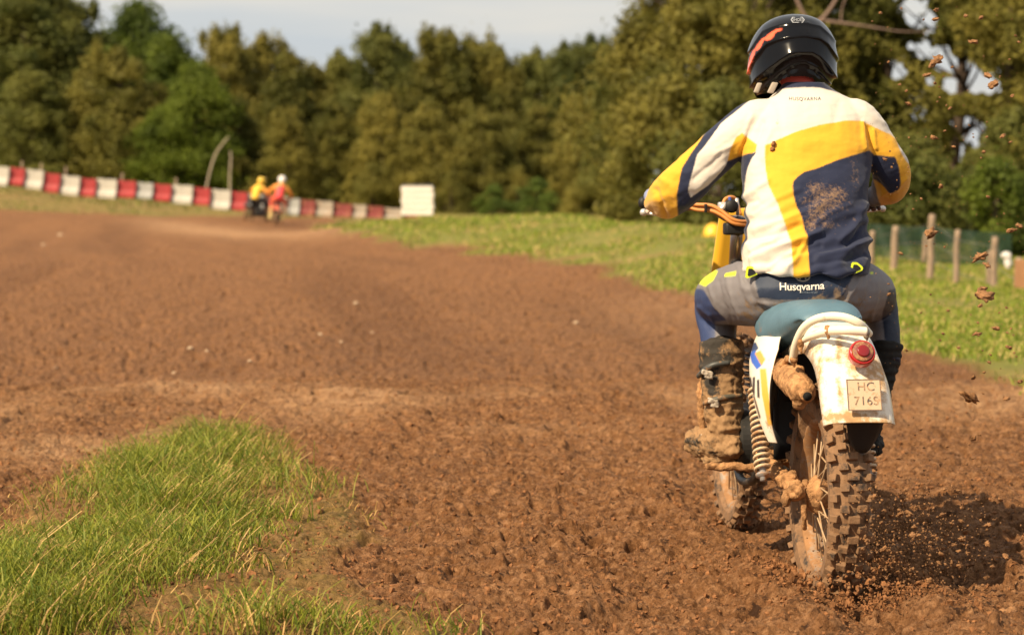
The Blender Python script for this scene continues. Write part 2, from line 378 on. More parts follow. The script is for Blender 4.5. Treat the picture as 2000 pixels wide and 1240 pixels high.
u_f = np.arange(-.245, .2451, .00062); u_c = np.array([.26, .28, .31, .35, .4, .5, .65, .85, 1.1, 1.5, 2.2, 3.5, 6]); us = np.concatenate([-u_c[::-1], u_f, u_c])
ds = np.concatenate([[.3, .8, 1.4, 2, 2.6, 3.2, 3.8, 4.4, 5, 5.4], np.exp(np.arange(math.log(5.7), math.log(14.5), .00175)), np.exp(np.arange(math.log(14.5), math.log(125), .0080)), [140, 170, 220, 300, 450, 700, 1100, 1800]])
gu, gd = np.meshgrid(us, ds); X = (gu * gd).ravel(); Y = gd.ravel(); Z = ground_z(X, Y)
nr_, nc_ = gd.shape; ii = np.arange((nr_ - 1) * (nc_ - 1)); a_ = ii // (nc_ - 1) * nc_ + ii % (nc_ - 1)
Fq = np.stack([a_, a_ + 1, a_ + nc_ + 1, a_ + nc_], 1)
gm = rawmesh('ground', np.stack([X, Y, Z], 1), Fq); gm.polygons.foreach_set('use_smooth', [True] * len(gm.polygons))
G_, FR_ = grass_mask(X, Y); setf(gm, G_, 'grass')
dusty = np.exp(-((Y - 73 + 2.5 * (X + 10.7)) / 5) ** 2) * np.clip((X + 12) / 2, 0, 1) * np.clip((-3.2 - X) / 1.5, 0, 1) + np.exp(-((X + 1.75) / .55) ** 2 - ((Y - 10.4) / .75) ** 2) * 1.0 + .9 * np.exp(-((Y - 12.9 - 1.4 * noise2(X * .5, Y * 0, 12)) / 1.25) ** 2) * np.clip(.55 + 1.3 * noise2(X * 1.3, Y * .8, 71), 0, 1) + np.exp(-((X - 1.5) / .8) ** 2 - ((Y - 22) / 4) ** 2) * .4
setf(gm, np.clip(dusty, 0, 1), 'dusty'); setf(gm, np.clip(.10 - rut_n(X, Y) * 1.0, 0, .6) * np.clip((Y - 12) / 4, 0, 1), 'rut')
ground = bpy.data.objects.new('ground', gm); COL.objects.link(ground); tag(ground, kind='structure')
m = bpy.data.materials.new('track_soil'); m.use_nodes = True; t = m.node_tree; n = t.nodes; l = t.links; b = n['Principled BSDF']
b.inputs['Roughness'].default_value = .9; b.inputs['Specular IOR Level'].default_value = .2
g = n.new('ShaderNodeNewGeometry')
def nz_(s, d=6, r=.6):
    q = n.new('ShaderNodeTexNoise'); q.inputs['Scale'].default_value = s; q.inputs['Detail'].default_value = d; q.inputs['Roughness'].default_value = r; l.new(g.outputs['Position'], q.inputs['Vector']); return q.outputs[0]
def ramp(x, stops):
    q = n.new('ShaderNodeValToRGB'); e = q.color_ramp.elements
    while len(e) < len(stops): e.new(.5)
    for k, (p_, c_) in enumerate(stops): e[k].position = p_; e[k].color = (*c_, 1)
    l.new(x, q.inputs[0]); return q.outputs[0]
def mix(f, a, c, bt='MIX'):
    q = n.new('ShaderNodeMixRGB'); q.blend_type = bt
    for i, v in ((0, f), (1, a), (2, c)):
        if isinstance(v, (int, float)): q.inputs[i].default_value = v
        elif isinstance(v, tuple): q.inputs[i].default_value = (*v, 1)
        else: l.new(v, q.inputs[i])
    return q.outputs[0]
def attr(nm): q = n.new('ShaderNodeAttribute'); q.attribute_name = nm; return q.outputs['Fac']
mpv = n.new('ShaderNodeMapping'); mpv.inputs['Scale'].default_value = (.5, .12, 1); l.new(g.outputs['Position'], mpv.inputs[0])
nb_ = n.new('ShaderNodeTexNoise'); nb_.inputs['Scale'].default_value = 1.0; nb_.inputs['Detail'].default_value = 5; nb_.inputs['Roughness'].default_value = .6; l.new(mpv.outputs[0], nb_.inputs['Vector'])
soil = ramp(nz_(1.4, 8, .65), [(.34, (.130, .053, .020)), (.5, (.20, .086, .033)), (.66, (.265, .128, .056))])
soil = mix(.55, soil, ramp(nb_.outputs[0], [(.34, (.095, .038, .013)), (.46, (.17, .072, .024)), (.56, (.23, .098, .032)), (.68, (.15, .065, .025))]))
soil = mix(ramp(nz_(20, 6, .7), [(.36, (.25, .25, .25)), (.6, (1, 1, 1))]), soil, ramp(nz_(27, 7, .78), [(.37, (.052, .021, .008)), (.47, (.185, .080, .029)), (.61, (.40, .205, .095))]))
clod_shade = ramp(nz_(13, 5, .72), [(.60, (0, 0, 0)), (.66, (1, 1, 1))])  # near-black spots: shadows behind clods put into the soil colour
soil = mix(clod_shade, soil, (.052, .022, .009))
soil = mix(attr('rut'), soil, mix(.5, soil, (.085, .034, .012)))
soil = mix(attr('dusty'), soil, ramp(nz_(9, 7, .7), [(.36, (.22, .105, .045)), (.6, (.44, .25, .125))]))
gr = ramp(nz_(.55, 8, .7), [(.37, (.36, .21, .09)), (.45, (.30, .25, .06)), (.54, (.18, .21, .028)), (.7, (.30, .31, .045))])
gr = mix(.5, gr, ramp(nz_(9, 7, .7), [(.35, (.09, .065, .025)), (.5, (.20, .15, .05)), (.65, (.25, .24, .05))]))
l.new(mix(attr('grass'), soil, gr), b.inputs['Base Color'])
bp = n.new('ShaderNodeBump'); bp.inputs['Distance'].default_value = .034; bp.inputs['Strength'].default_value = 1.0; l.new(nz_(34, 9, .68), bp.inputs['Height']); l.new(bp.outputs[0], b.inputs['Normal'])
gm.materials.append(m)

# crumbs of soil lying on the churned part, too many to count
def crumbs(pts, sizes, seed):
    r = np.random.RandomState(seed); bm = bmesh.new(); bmesh.ops.create_icosphere(bm, subdivisions=1, radius=1)
    bv = np.array([v.co[:] for v in bm.verts]); bf = np.array([[v.index for v in f.verts] for f in bm.faces]); bm.free()
    k = len(pts); V = np.repeat(bv[None], k, 0) * (1 + .38 * r.normal(size=(k, len(bv), 1))) * (sizes[:, None, None] * (1 + .3 * r.normal(size=(k, 1, 3))))
    V = V + pts[:, None, :]; Fc = bf[None] + (np.arange(k) * len(bv))[:, None, None]
    return V.reshape(-1, 3), Fc.reshape(-1, 3)
k = 20000; dd = 5.8 * np.exp(npr.rand(k) * math.log(15 / 5.8)); xx = (npr.rand(k) * .48 - .24) * dd; msk = grass_mask(xx, dd)[0] < .4; dd = dd[msk]; xx = xx[msk]
sz = .0018 + .0019 * npr.exponential(size=len(dd)); sz = np.minimum(sz, .009)
zz = ground_z(xx, dd); cr = P('soil_crumbs', crumbs(np.stack([xx, dd, zz + sz * .3], 1), sz, 1), CLOD, smooth=False)
tag(cr, 'loose brown crumbs of soil scattered over the churned track', 'soil', kind='stuff')

# ------------------------------------------------------------------ grass blades
def blades(x, y, z, h, wd, lean, seed, cols):
    r = np.random.RandomState(seed); k = len(x); a = r.rand(k) * 2 * math.pi; ca, sa = np.cos(a), np.sin(a)
    la = r.rand(k) * 2 * math.pi; ll = h * lean * (.3 + r.rand(k)); base = np.stack([x, y, z], 1); side = np.stack([ca, sa, 0 * ca], 1) * (wd / 2)[:, None]
    ld = np.stack([np.cos(la) * ll, np.sin(la) * ll, 0 * ll], 1); up = np.zeros((k, 3)); up[:, 2] = h
    m1 = base + up * .5 + ld * .25; m2 = base + up * .85 + ld * .62; tip = base + up * (1 - .25 * lean) + ld
    V = np.stack([base - side, base + side, m1 - side * .9, m1 + side * .9, m2 - side * .6, m2 + side * .6, tip], 1).reshape(-1, 3)
    o = (np.arange(k) * 7)[:, None]
    Fc = np.concatenate([o + np.array([0, 1, 3]), o + np.array([0, 3, 2]), o + np.array([2, 3, 5]), o + np.array([2, 5, 4]), o + np.array([4, 5, 6])])
    return V, Fc, np.repeat(cols, 7, 0)
def bladecols(k, seed, dry):
    r = np.random.RandomState(seed); g1 = np.array([.060, .115, .012]); g2 = np.array([.19, .235, .030]); s = np.array([.38, .30, .12])
    t = r.rand(k)[:, None]; c = g1 * (1 - t) + g2 * t; dm = r.rand(k) < dry; c[dm] = s * (.6 + .6 * r.rand(dm.sum())[:, None]); return c
GR = mat('grass_blade', (0, 0, 0), .55, attr=True, spec=.3); 
_n = GR.node_tree.nodes; _l = GR.node_tree.links; tb = _n.new('ShaderNodeBsdfTranslucent'); ms_ = _n.new('ShaderNodeMixShader'); ms_.inputs[0].default_value = .35
_a = [q for q in _n if q.bl_idname == 'ShaderNodeAttribute'][0]; _l.new(_a.outputs['Color'], tb.inputs[0]); _l.new(_n['Principled BSDF'].outputs[0], ms_.inputs[1]); _l.new(tb.outputs[0], ms_.inputs[2]); _l.new(ms_.outputs[0], _n['Material Output'].inputs[0])
def grass_obj(name, x, y, h, wd, lean, seed, dry, label):
    z = ground_z(x, y, False) - .004; V, Fc, C = blades(x, y, z, h, wd, lean, seed, bladecols(len(x), seed, dry) if not isinstance(dry, np.ndarray) else dry)
    o = P(name, (V, Fc), GR, smooth=False); setcol(o.data, C); tag(o, label, 'grass', kind='stuff')
# foreground tuft: clusters
k = 5200; tx = npr.rand(k) * 3.2 - 2.4; ty = 5.8 + npr.rand(k) * 4.8; pd = poly_dist(tx, ty, _pg)
lush = np.clip(pd / .5 + .25, 0, 1) * np.clip((-.55 - tx) / .35 + (ty - 7) * .25, .12, 1)
lush = np.maximum(lush, .62 * np.exp(-((ty - 6.05) / .22) ** 2) * (tx < -.12))
keep = (pd > -.05 - .22 * npr.rand(k) ** 3) & (npr.rand(k) < .42 + .58 * lush) & (npr.rand(k) < .25 + pd / .45) & (noise2(tx * 2.2, ty * 2.2, 77) > -.12 - .8 * lush * (tx < -1.0)); tx, ty, lush = tx[keep], ty[keep], lush[keep]
cnt = (4 + 22 * lush * (.4 + .9 * npr.rand(len(lush)))).astype(int); ix = np.repeat(np.arange(len(tx)), cnt); k = len(ix)
bx = tx[ix] + npr.normal(size=k) * .05; by = ty[ix] + npr.normal(size=k) * .05; bh = (.028 + .062 * lush[ix]) * (.45 + 1.0 * npr.rand(k)) * (1 + .9 * noise2(bx * 3, by * 3, 41)) * np.where(npr.rand(k) < .05, 1.5, 1)
cc = bladecols(k, 5, .10); dr = npr.rand(k) > .42 + .75 * lush[ix]; cc[dr] = np.array([.36, .27, .10]) * (.5 + .7 * npr.rand(dr.sum())[:, None])
cc = cc * np.array([1.6, 1.3, 1.2])
grass_obj('grass', bx, by, bh, .0022 + .003 * npr.rand(k), 1.15, 5, cc, 'long green grass tuft growing out of the soil in front of the track')
# thin straws
k = 150000; bd = 13.2 * np.exp(npr.rand(k) * math.log(76 / 13.2)); xb = np.interp(bd, _bd, _bx); bx = xb - .3 + npr.rand(k) ** 1.0 * (.24 * bd - xb + .6)
gk = grass_mask(bx, bd)[0] * (.40 + 1.3 * (noise2(bx * .7, bd * .4, 31) + .22)); keep = npr.rand(k) < gk; bx, bd = bx[keep], bd[keep]; k = len(bx)
grass_obj('bank_grass', bx, bd, (.016 + .032 * npr.rand(k)) * (1 + .015 * bd) * (1 + .5 * noise2(bx * 1.5, bd * .8, 51)), .003 + .0004 * bd, .9, 8, bladecols(k, 8, .14) * np.array([1.65, 1.5, 1.4]), 'short sunlit grass covering the bank beside the track')
k = 30000; bd = 74 + npr.rand(k) * 24; bx = (npr.rand(k) * .26 - .26) * bd; keep = npr.rand(k) < grass_mask(bx, bd)[0] * .7 * (.5 + 1.2 * noise2(bx * .4, bd * .4, 61)); bx, bd = bx[keep], bd[keep]; k = len(bx)
grass_obj('verge_grass', bx, bd, .04 + .06 * npr.rand(k), np.full(k, .05), .7, 9, .6, 'dry yellowish grass on the slope below the red and white barrier')

# ------------------------------------------------------------------ trees
def foliage(centers, radii, per, size, seed, up=.35, elong=1.0):
    r = np.random.RandomState(seed); K = len(centers); ci = np.repeat(np.arange(K), per); k = len(ci)
    dirs = r.normal(size=(k, 3)); dirs /= np.linalg.norm(dirs, axis=1)[:, None]; rad = r.rand(k) ** .45
    lump = (1 + .40 * noise3(dirs * 2.2 + ci[:, None] * 7.7)) * (1 + .16 * r.exponential(size=k))
    p = centers[ci] + dirs * radii[ci] * (rad * lump)[:, None]
    nn = dirs * .9 + r.normal(size=(k, 3)) * .55 + np.array([0, 0, up]); nn /= np.linalg.norm(nn, axis=1)[:, None]
    a = r.normal(size=(k, 3)); u = np.cross(nn, a); u /= np.linalg.norm(u, axis=1)[:, None]; v = np.cross(nn, u)
    s = size * (.6 + .8 * r.rand(k))[:, None]; V = np.stack([p - u * s * elong, p - v * s * .5, p + u * s * elong, p + v * s * .5], 1).reshape(-1, 3)
    Fc = np.arange(k * 4).reshape(-1, 4); c = np.repeat((.72 + .56 * r.rand(k))[:, None] * np.ones(3), 4, 0)
    return V, Fc, c
def limb_mesh(H, tips, r0, seed, lean=0.0, bare=.0):
    r = random.Random(seed); parts = []; path = [(0, 0, -.4)]
    for i in range(1, 6): path.append((r.uniform(-.02, .02) * H + lean * H * i / 5, r.uniform(-.02, .02) * H, H * .93 * i / 5))
    parts.append(tube([(p, r0 * (1 - .85 * i / 5)) for i, p in enumerate(path)], 7, 3))
    for tp in tips:
        zt = max(.18 * H, tp[2] - (.06 + .1 * r.random()) * H - .25 * math.hypot(tp[0], tp[1])); i = min(5, max(1, zt / (H * .93) * 5)); i0 = int(i); i1 = min(5, i0 + 1); fr = i - i0
        a = np.array(path[i0]) * (1 - fr) + np.array(path[i1]) * fr
        m_ = a * .45 + np.array(tp) * .55 + np.array([0, 0, -.02 * H]); parts.append(tube([(tuple(a), r0 * .28), (tuple(m_), r0 * .16), (tuple(tp), r0 * .05)], 5, 2))
    return join(*parts)
def tree_proto(seed, H, Rc, base, nclump, csz, per, leaf, mt, kind='pine', bare=0):
    r = np.random.RandomState(seed); C = []; RR = []; t0 = r.rand(nclump); 
    for i in range(nclump):
        t = t0[i] ** .85; z = H * (base + (1 - base) * t)
        env = Rc * (math.sin(math.pi * min(1, (.16 + .84 * t) ** .8)) ** .6 if kind == 'broad' else (1 - t) ** .55 * (1.0 if t > .1 else .8) + .12)
        a = r.rand() * 2 * math.pi; q = env * (.25 + .75 * r.rand() ** .6)
        C.append((q * math.cos(a), q * math.sin(a), z - csz * .5)); s = csz * (.65 + .7 * r.rand()) * (1 - .35 * t); RR.append((s, s, s * (.62 if kind == 'pine' else .8)))
    if kind == 'pine':
        for i in range(nclump // 3):
            j = r.randint(nclump); q = C[j]; s = csz * (.22 + .16 * r.rand()); C.append((q[0] + r.normal() * csz * .5, q[1] + r.normal() * csz * .5, q[2] + RR[j][2] * (.8 + .4 * r.rand()))); RR.append((s, s, s * (1.5 + r.rand())))
        for i in range(4): C.append((r.normal() * .25, r.normal() * .25, H * (.90 + .022 * i))); RR.append((.32, .32, .6))
    C = np.array(C); RR = np.array(RR); V, Fc, c = foliage(C, RR, per, leaf, seed, elong=1.0)
    root = empty('pine_tree' if kind == 'pine' else 'leafy_tree', local=True)
    cr = P('crown', (V, Fc), mt, root, smooth=False); setcol(cr.data, c)
    P('trunk', limb_mesh(H, C[::max(1, nclump // 16)], H * .018 + .06, seed), BARK, root)
    return root
protos = {'p1': tree_proto(1, 10, 3.1, .10, 95, 1.10, 250, .115, PINE), 'p2': tree_proto(2, 10, 2.6, .05, 90, 1.0, 250, .115, PINE),
          'p3': tree_proto(3, 10, 3.5, .16, 90, 1.3, 280, .12, PINE), 'd1': tree_proto(4, 10, 3.2, .05, 95, 1.15, 250, .115, DARKP),
          'd2': tree_proto(5, 10, 2.7, .04, 90, 1.05, 250, .115, DARKP), 'b1': tree_proto(6, 10, 3.1, .06, 85, 1.15, 260, .12, BROAD, 'broad'),
          's1': tree_proto(7, 4, 2.0, .02, 34, .75, 250, .085, PINE, 'broad'), 's2': tree_proto(8, 4, 2.2, .02, 34, .7, 250, .09, SHRUBM, 'broad')}
used = set()
def put_tree(kd, px, top, d, wid, label, group, name=None, rot=None):
    """px, top: where the photo shows its tip; d: metres away; wid: crown width relative to height"""
    d += 9; p = W(px, top, d); g0 = gz(p.x, d); H = p.z - g0; s = H / (4 if kd[0] == 's' else 10)
    o = protos[kd] if kd not in used else dup(protos[kd]); used.add(kd)
    o.location = (p.x, d, g0 - .05); o.rotation_euler = (0, 0, rot if rot is not None else rnd.uniform(0, 6.28)); o.scale = (s * wid, s * wid, s)
    o.name = name or ('shrub' if kd[0] == 's' else 'leafy_tree' if kd[0] == 'b' else 'pine_tree')
    tag(o, label, 'shrub' if kd[0] == 's' else 'tree', group); return o
FG = 'trees of the far tree line'; UG = 'bushy young trees at the foot of the far tree line'; NG = 'large pines standing behind the fence'
FT = [('d1', -60, -90, 108, 1.2, 'tall dark tree cut by the left edge of the photo'), ('d1', 45, -55, 104, 1.15, 'tall dark pine rising out of the top left corner'),
      ('d2', 125, -15, 106, 1.15, 'dark pine with its tip beside the first gap of sky'), ('b1', 195, 55, 116, 1.3, 'bright green leafy tree in the dip between two dark pines'),
      ('b1', 272, -6, 112, .95, 'green leafy tree with the highest spire left of the barrier bend'), ('b1', 335, 58, 108, 1.1, 'fresh green leafy tree behind the olive pine crown'),
      ('b1', 385, 118, 98, 1.05, 'dark green leafy tree at the edge of the notch of sky'), ('p3', 225, 95, 100, 1.15, 'olive pine with spreading golden crown in front of the green trees'),
      ('d2', 60, 130, 99, 1.3, 'dark bushy pine standing low behind the left end of the barrier'), ('p1', 445, 60, 108, .85, 'olive pine with a pointed tip right of the sky notch'),
      ('p1', 505, 78, 110, .9, 'round topped olive pine over the two distant riders'), ('p2', 562, 98, 106, .9, 'olive pine with slim top just right of the riders'),
      ('p2', 612, 124, 112, .9, 'lowest pine top of the line under the open sky'), ('d2', 665, 100, 114, .8, 'dark slim pine left of the broad dark crown'),
      ('d1', 735, 48, 112, .85, 'broad dark crown reaching highest in the middle of the line'), ('d2', 788, 85, 114, .8, 'dark pine shoulder between two high crowns'),
      ('p1', 868, 66, 104, .95, 'golden olive pine right behind the white block'), ('p3', 925, 72, 106, .85, 'golden pine with twin rounded tops'),
      ('p1', 978, 100, 104, .8, 'warm olive pine dropping toward the second dip'), ('d2', 1045, 96, 114, .85, 'grey green pine behind the second dip of the line'),
      ('d1', 1100, 84, 112, .8, 'grey green pine with knobbly top left of the rider'), ('d1', 1152, 70, 114, .85, 'tall grey green pine left of the near pines'),
      ('d2', 1205, 98, 110, .85, 'grey green pine touching the big near crown'), ('p2', 650, 190, 99, 1.0, 'half height olive pine in front of the lowest tops'),
      ('p1', 745, 185, 98, 1.0, 'half height olive pine under the broad dark crown'), ('p3', 830, 205, 97, .95, 'spreading olive pine with crown just above the white block'),
      ('p3', 940, 210, 97, 1.0, 'spreading olive pine between the white block and the green bush'), ('p2', 1050, 200, 99, 1.0, 'slim olive pine above the bright green bush'),
      ('p1', 1130, 190, 97, .95, 'olive pine standing in front of the knobbly grey green pines'), ('d2', 1200, 180, 90, 1.0, 'dark pine beside the rider, its crown left of the elbow'),
      ('p2', 470, 190, 100, 1.0, 'half height olive pine behind the two distant riders'), ('p1', 560, 215, 98, 1.0, 'half height olive pine right of the distant white helmet')]
for a in FT: put_tree(*a, FG)
BK_ = [('d2', -20, 60, 122, 1.5, 'back row tree at the left edge'), ('d1', 90, 60, 121, 1.4, 'back row tree behind the dark left pines'), ('d1', 180, 120, 122, 1.4, 'back row tree under the green leafy dip'), ('d2', 300, 130, 120, 1.6, 'back row tree behind the green leafy trees'), ('d1', 410, 165, 122, 1.4, 'back row tree low in the notch of sky'), ('d1', 480, 130, 122, 1.5, 'back row tree over the left distant rider'), ('d2', 545, 145, 124, 1.6, 'back row tree over the right distant rider'),
       ('d1', 630, 160, 122, 1.6, 'back row tree under the lowest top'), ('d1', 700, 130, 122, 1.5, 'back row tree left of the broad dark crown'), ('d2', 775, 130, 124, 1.6, 'back row tree right of the broad dark crown'), ('d1', 900, 130, 122, 1.6, 'back row tree behind the golden pines'), ('d2', 1000, 135, 124, 1.6, 'back row tree in the second dip'), ('d1', 1070, 130, 122, 1.5, 'back row tree behind the grey green pines'), ('d1', 1180, 130, 122, 1.6, 'back row tree left of the big near crown')]
for a in BK_: put_tree(*a[:5], 'dark ' + a[5] + ' of the wood', 'back row of the wood')
US = [('s1', 130, 270, 100, 1.2, 'dark low bush above the second white barrier'), ('s1', 395, 290, 99, 1.0, 'pale brownish bush at the foot of the leaning bare trunk'), ('s1', 470, 300, 98, 1.0, 'olive bush straight behind the distant riders'),
      ('s1', 590, 300, 99, 1.1, 'olive bush right of the distant riders'), ('s2', 660, 345, 99, .9, 'green bush behind the right end of the barrier'), ('s1', 728, 312, 96, .8, 'golden bush left of the white block'),
      ('s1', 880, 330, 95, .9, 'golden bush right of the white block'), ('s2', 965, 358, 93, 1.2, 'bright green bush on the far side of the grass bank'), ('s2', 1050, 345, 93, 1.3, 'largest bright green bush behind the crest of the bank'),
      ('s1', 1010, 318, 96, .9, 'olive bush rising over the bright green ones'), ('s1', 1160, 320, 90, 1.1, 'olive bush left of the raised elbow'), ('s1', 1225, 300, 86, 1.1, 'brown olive bush next to the elbow of the rider'), ('s1', 800, 345, 97, .8, 'small olive bush hidden behind the white block'), ('b1', 320, 205, 97, 1.3, 'lower green leafy tree filling the gap above the barrier')]
for a in US: put_tree(*a, UG)
# near pines: their own, finer crowns
def near_pine(px, top, d, Rc, base, nclump, csz, per, leaf, seed, label, mt=PINE, kind='pine', gaps=()):
    p = W(px, top, d); g0 = gz(p.x, d); H = p.z - g0; rt = tree_proto(seed, H, Rc, base, nclump, csz, per, leaf, mt, kind)
    rt.location = (p.x, d, g0 - .05); rt.name = 'pine_tree'; tag(rt, label, 'tree', NG)
    if gaps:   # openings between the branches
        cr = rt.children[0]; me = cr.data; v = np.empty(len(me.vertices) * 3, np.float32); me.vertices.foreach_get('co', v); v = v.reshape(-1, 3) + np.array(rt.location)
        x, y = PX(v); bad = np.zeros(len(v), bool)
        for gx, gy, rx, ry, an in gaps:
            ca, sa = math.cos(an), math.sin(an); ux = (x - gx) * ca + (y - gy) * sa; uy = -(x - gx) * sa + (y - gy) * ca
            bad |= ((ux / rx) ** 2 + (uy / ry) ** 2 + 1.1 * noise2(x * .055, y * .055, 3) + .9 * noise2(x * .16, y * .16, 7)) < .95
        bad = bad.reshape(-1, 4).any(1); keep = ~np.repeat(bad, 4); c = np.empty(len(me.vertices) * 4, np.float32); me.color_attributes['Col'].data.foreach_get('color', c); c = c.reshape(-1, 4)[keep][:, :3]
        v = v[keep] - np.array(rt.location); me2 = rawmesh('crown', v, np.arange(len(v)).reshape(-1, 4)); me2.materials.append(mt); setcol(me2, c); cr.data = me2
    return rt
GAPS = [(1785, 20, 42, 26, .8), (1862, 128, 80, 22, .45), (1880, 168, 60, 16, .1), (1745, 135, 22, 16, .3), (1890, 255, 34, 22, .4), (1868, 300, 10, 28, 0), (1925, 160, 22, 12, 0)]
near_pine(1335, -190, 64, 2.7, .30, 100, .78, 420, .075, 21, 'large olive pine left of the helmet, reaching past the top of the photo')
near_pine(1480, -260, 60, 2.7, .22, 102, .78, 420, .075, 22, 'big olive pine straight behind the helmet')
near_pine(1620, -220, 62, 2.6, .20, 100, .78, 420, .075, 23, 'big olive pine right behind the right shoulder', gaps=GAPS)
near_pine(1745, -240, 66, 2.6, .25, 96, .78, 420, .075, 24, 'olive pine with sky showing through below its top', gaps=GAPS)
near_pine(1870, -230, 62, 2.7, .22, 100, .78, 420, .075, 25, 'open crowned pine with broken gaps of sky', gaps=GAPS)
near_pine(1990, -260, 58, 2.4, .15, 100, .78, 420, .075, 26, 'pine cut by the right edge of the photo', gaps=GAPS)
near_pine(2110, -230, 62, 2.0, .2, 40, .85, 300, .08, 29, 'pine standing just outside the right edge', gaps=GAPS)
near_pine(1410, 150, 56, 1.5, .05, 40, .62, 330, .07, 31, 'lower dark pine between helmet and left arm', mt=DARKP, kind='broad')
near_pine(1300, 120, 60, 1.6, .02, 42, .66, 330, .07, 32, 'lower olive pine just above the raised left elbow', kind='broad')
near_pine(1770, 250, 54, 1.5, .0, 44, .6, 330, .07, 33, 'low dark tree between the right elbow and the fence', mt=DARKP, kind='broad', gaps=GAPS)
near_pine(1880, 300, 56, 1.4, .0, 40, .6, 330, .07, 34, 'low dark tree above the middle fence posts', mt=DARKP, kind='broad', gaps=GAPS)
near_pine(1990, 200, 56, 1.1, .0, 40, .6, 330, .07, 35, 'low dark tree at the right edge above the fence', mt=DARKP, kind='broad', gaps=GAPS)
near_pine(1640, 200, 54, 1.5, .0, 40, .6, 330, .07, 36, 'low dark tree hidden behind the rider', mt=DARKP, kind='broad')
o = near_pine(1945, 300, 44, .55, .05, 22, .3, 300, .05, 37, 'narrow bright green shrub above the fence posts', mt=BROAD, kind='broad'); o.name = 'shrub'; o['category'] = 'shrub'
# bare limbs seen above the helmet, and the leaning dead trunks far off
PALE = mat('bare_branch', (.20, .13, .10), .8, var=.2, vs=5, bump=.004, bs=12)
DEADW = mat('dead_wood', (.36, .29, .21), .8, var=.2, vs=3)
bt = empty('bare_tree', W(1600, 470, 50), 'bare pinkish limbs forking above the helmet', 'tree')
P('trunk', tube([(W(1590, 480, 50), .09), (W(1585, 300, 50), .075), (W(1590, 120, 50), .06), (W(1598, 40, 50), .05)], 8), PALE, bt)
for pth in ([(1598, 45, .07), (1620, 20, .055), (1650, -30, .05)], [(1590, 60, .06), (1565, 20, .06), (1545, -30, .055)], [(1600, 40, .05), (1680, 50, .035), (1760, 62, .02), (1820, 60, .01)], [(1642, 45, .03), (1645, 15, .02), (1655, -10, .02)]):
    P('branch', tube([(W(a, b_, 50), r_ * .62) for a, b_, r_ in pth], 8), PALE, bt)
for pth, lb in (([(402, 372), (411, 332), (422, 300), (436, 280), (446, 268)], 'leaning pale dead trunk above the barrier'), ([(449, 372), (449, 340), (451, 312), (450, 296)], 'short upright pale trunk beside the leaning one')):
    o = P('dead_trunk', tube([(W(a, b_, 96), .042 - .004 * i) for i, (a, b_) in enumerate(pth)], 8), DEADW); tag(o, lb, 'tree trunk')

# ------------------------------------------------------------------ red and white barrier on the bank
RED = mat('red_plastic', (.33, .028, .028), .5, var=.25, vs=2, mudf=.13, ms=2.5); WHT = mat('white_plastic', (.46, .42, .36), .55, var=.15, vs=2, mudf=.12, ms=2.5)
RED2 = mat('dusty_red_plastic', (.20, .035, .028), .6, var=.25, vs=2, mudf=.2, ms=2.5); WHT2 = mat('dusty_white_plastic', (.33, .27, .21), .6, var=.2, vs=2, mudf=.2, ms=2.5); GRY = mat('dirty_grey_plastic', (.34, .33, .31), .5, var=.15, vs=2)  # second red and white: shade and dust put into dimmer, browner colours
def barrier_mesh(name, mt):
    prof = [(-.20, 0), (-.20, .16), (-.09, .34), (-.075, .78), (.075, .78), (.09, .34), (.20, .16), (.20, 0)]; rings = []
    for s in (-.5, -.46, -.44, -.1, -.08, .08, .1, .44, .46, .5):
        k_ = 1 if abs(s) in (.46, .44, .1) else .94
        rings.append([Vector((s, y_ * k_, z_ * (1 if k_ == 1 else .985))) for y_, z_ in prof])
    me = P(name, loft(rings), mt, smooth=False); return me
src = {c: barrier_mesh('barrier_block', m_) for c, m_ in (('R', RED), ('W', WHT), ('G', GRY), ('r', RED2), ('w', WHT2))}
PB = [(-30, 17, 'W', 325, 362), (17, 47, 'R', 328, 362), (47, 84, 'W', 332, 369), (84, 116, 'R', 339, 376), (116, 155, 'W', 344, 381), (155, 187, 'R', 349, 384), (187, 228, 'W', 350, 387), (228, 265, 'R', 353, 386), (265, 299, 'G', 357, 388),
      (299, 334, 'R', 360, 393), (334, 376, 'W', 362, 398), (376, 410, 'R', 367, 401), (410, 450, 'W', 371, 411), (450, 482, 'R', 375, 411), (482, 514, 'G', 378, 413), (514, 540, 'R', 381, 415), (540, 562, 'W', 384, 418), (562, 585, 'G', 388, 420), (585, 615, 'R', 391, 422), (615, 650, 'W', 393, 424), (650, 687, 'R', 398, 426), (687, 715, 'W', 400, 428), (715, 748, 'R', 403, 430), (748, 785, 'W', 407, 432), (785, 815, 'R', 410, 435)]
ORD = ['first', 'second', 'third', 'fourth', 'fifth', 'sixth', 'seventh', 'eighth', 'ninth', 'tenth', 'eleventh', 'twelfth', 'thirteenth']; cnt_ = {'R': 0, 'W': 0, 'G': 0}; usedb = set()
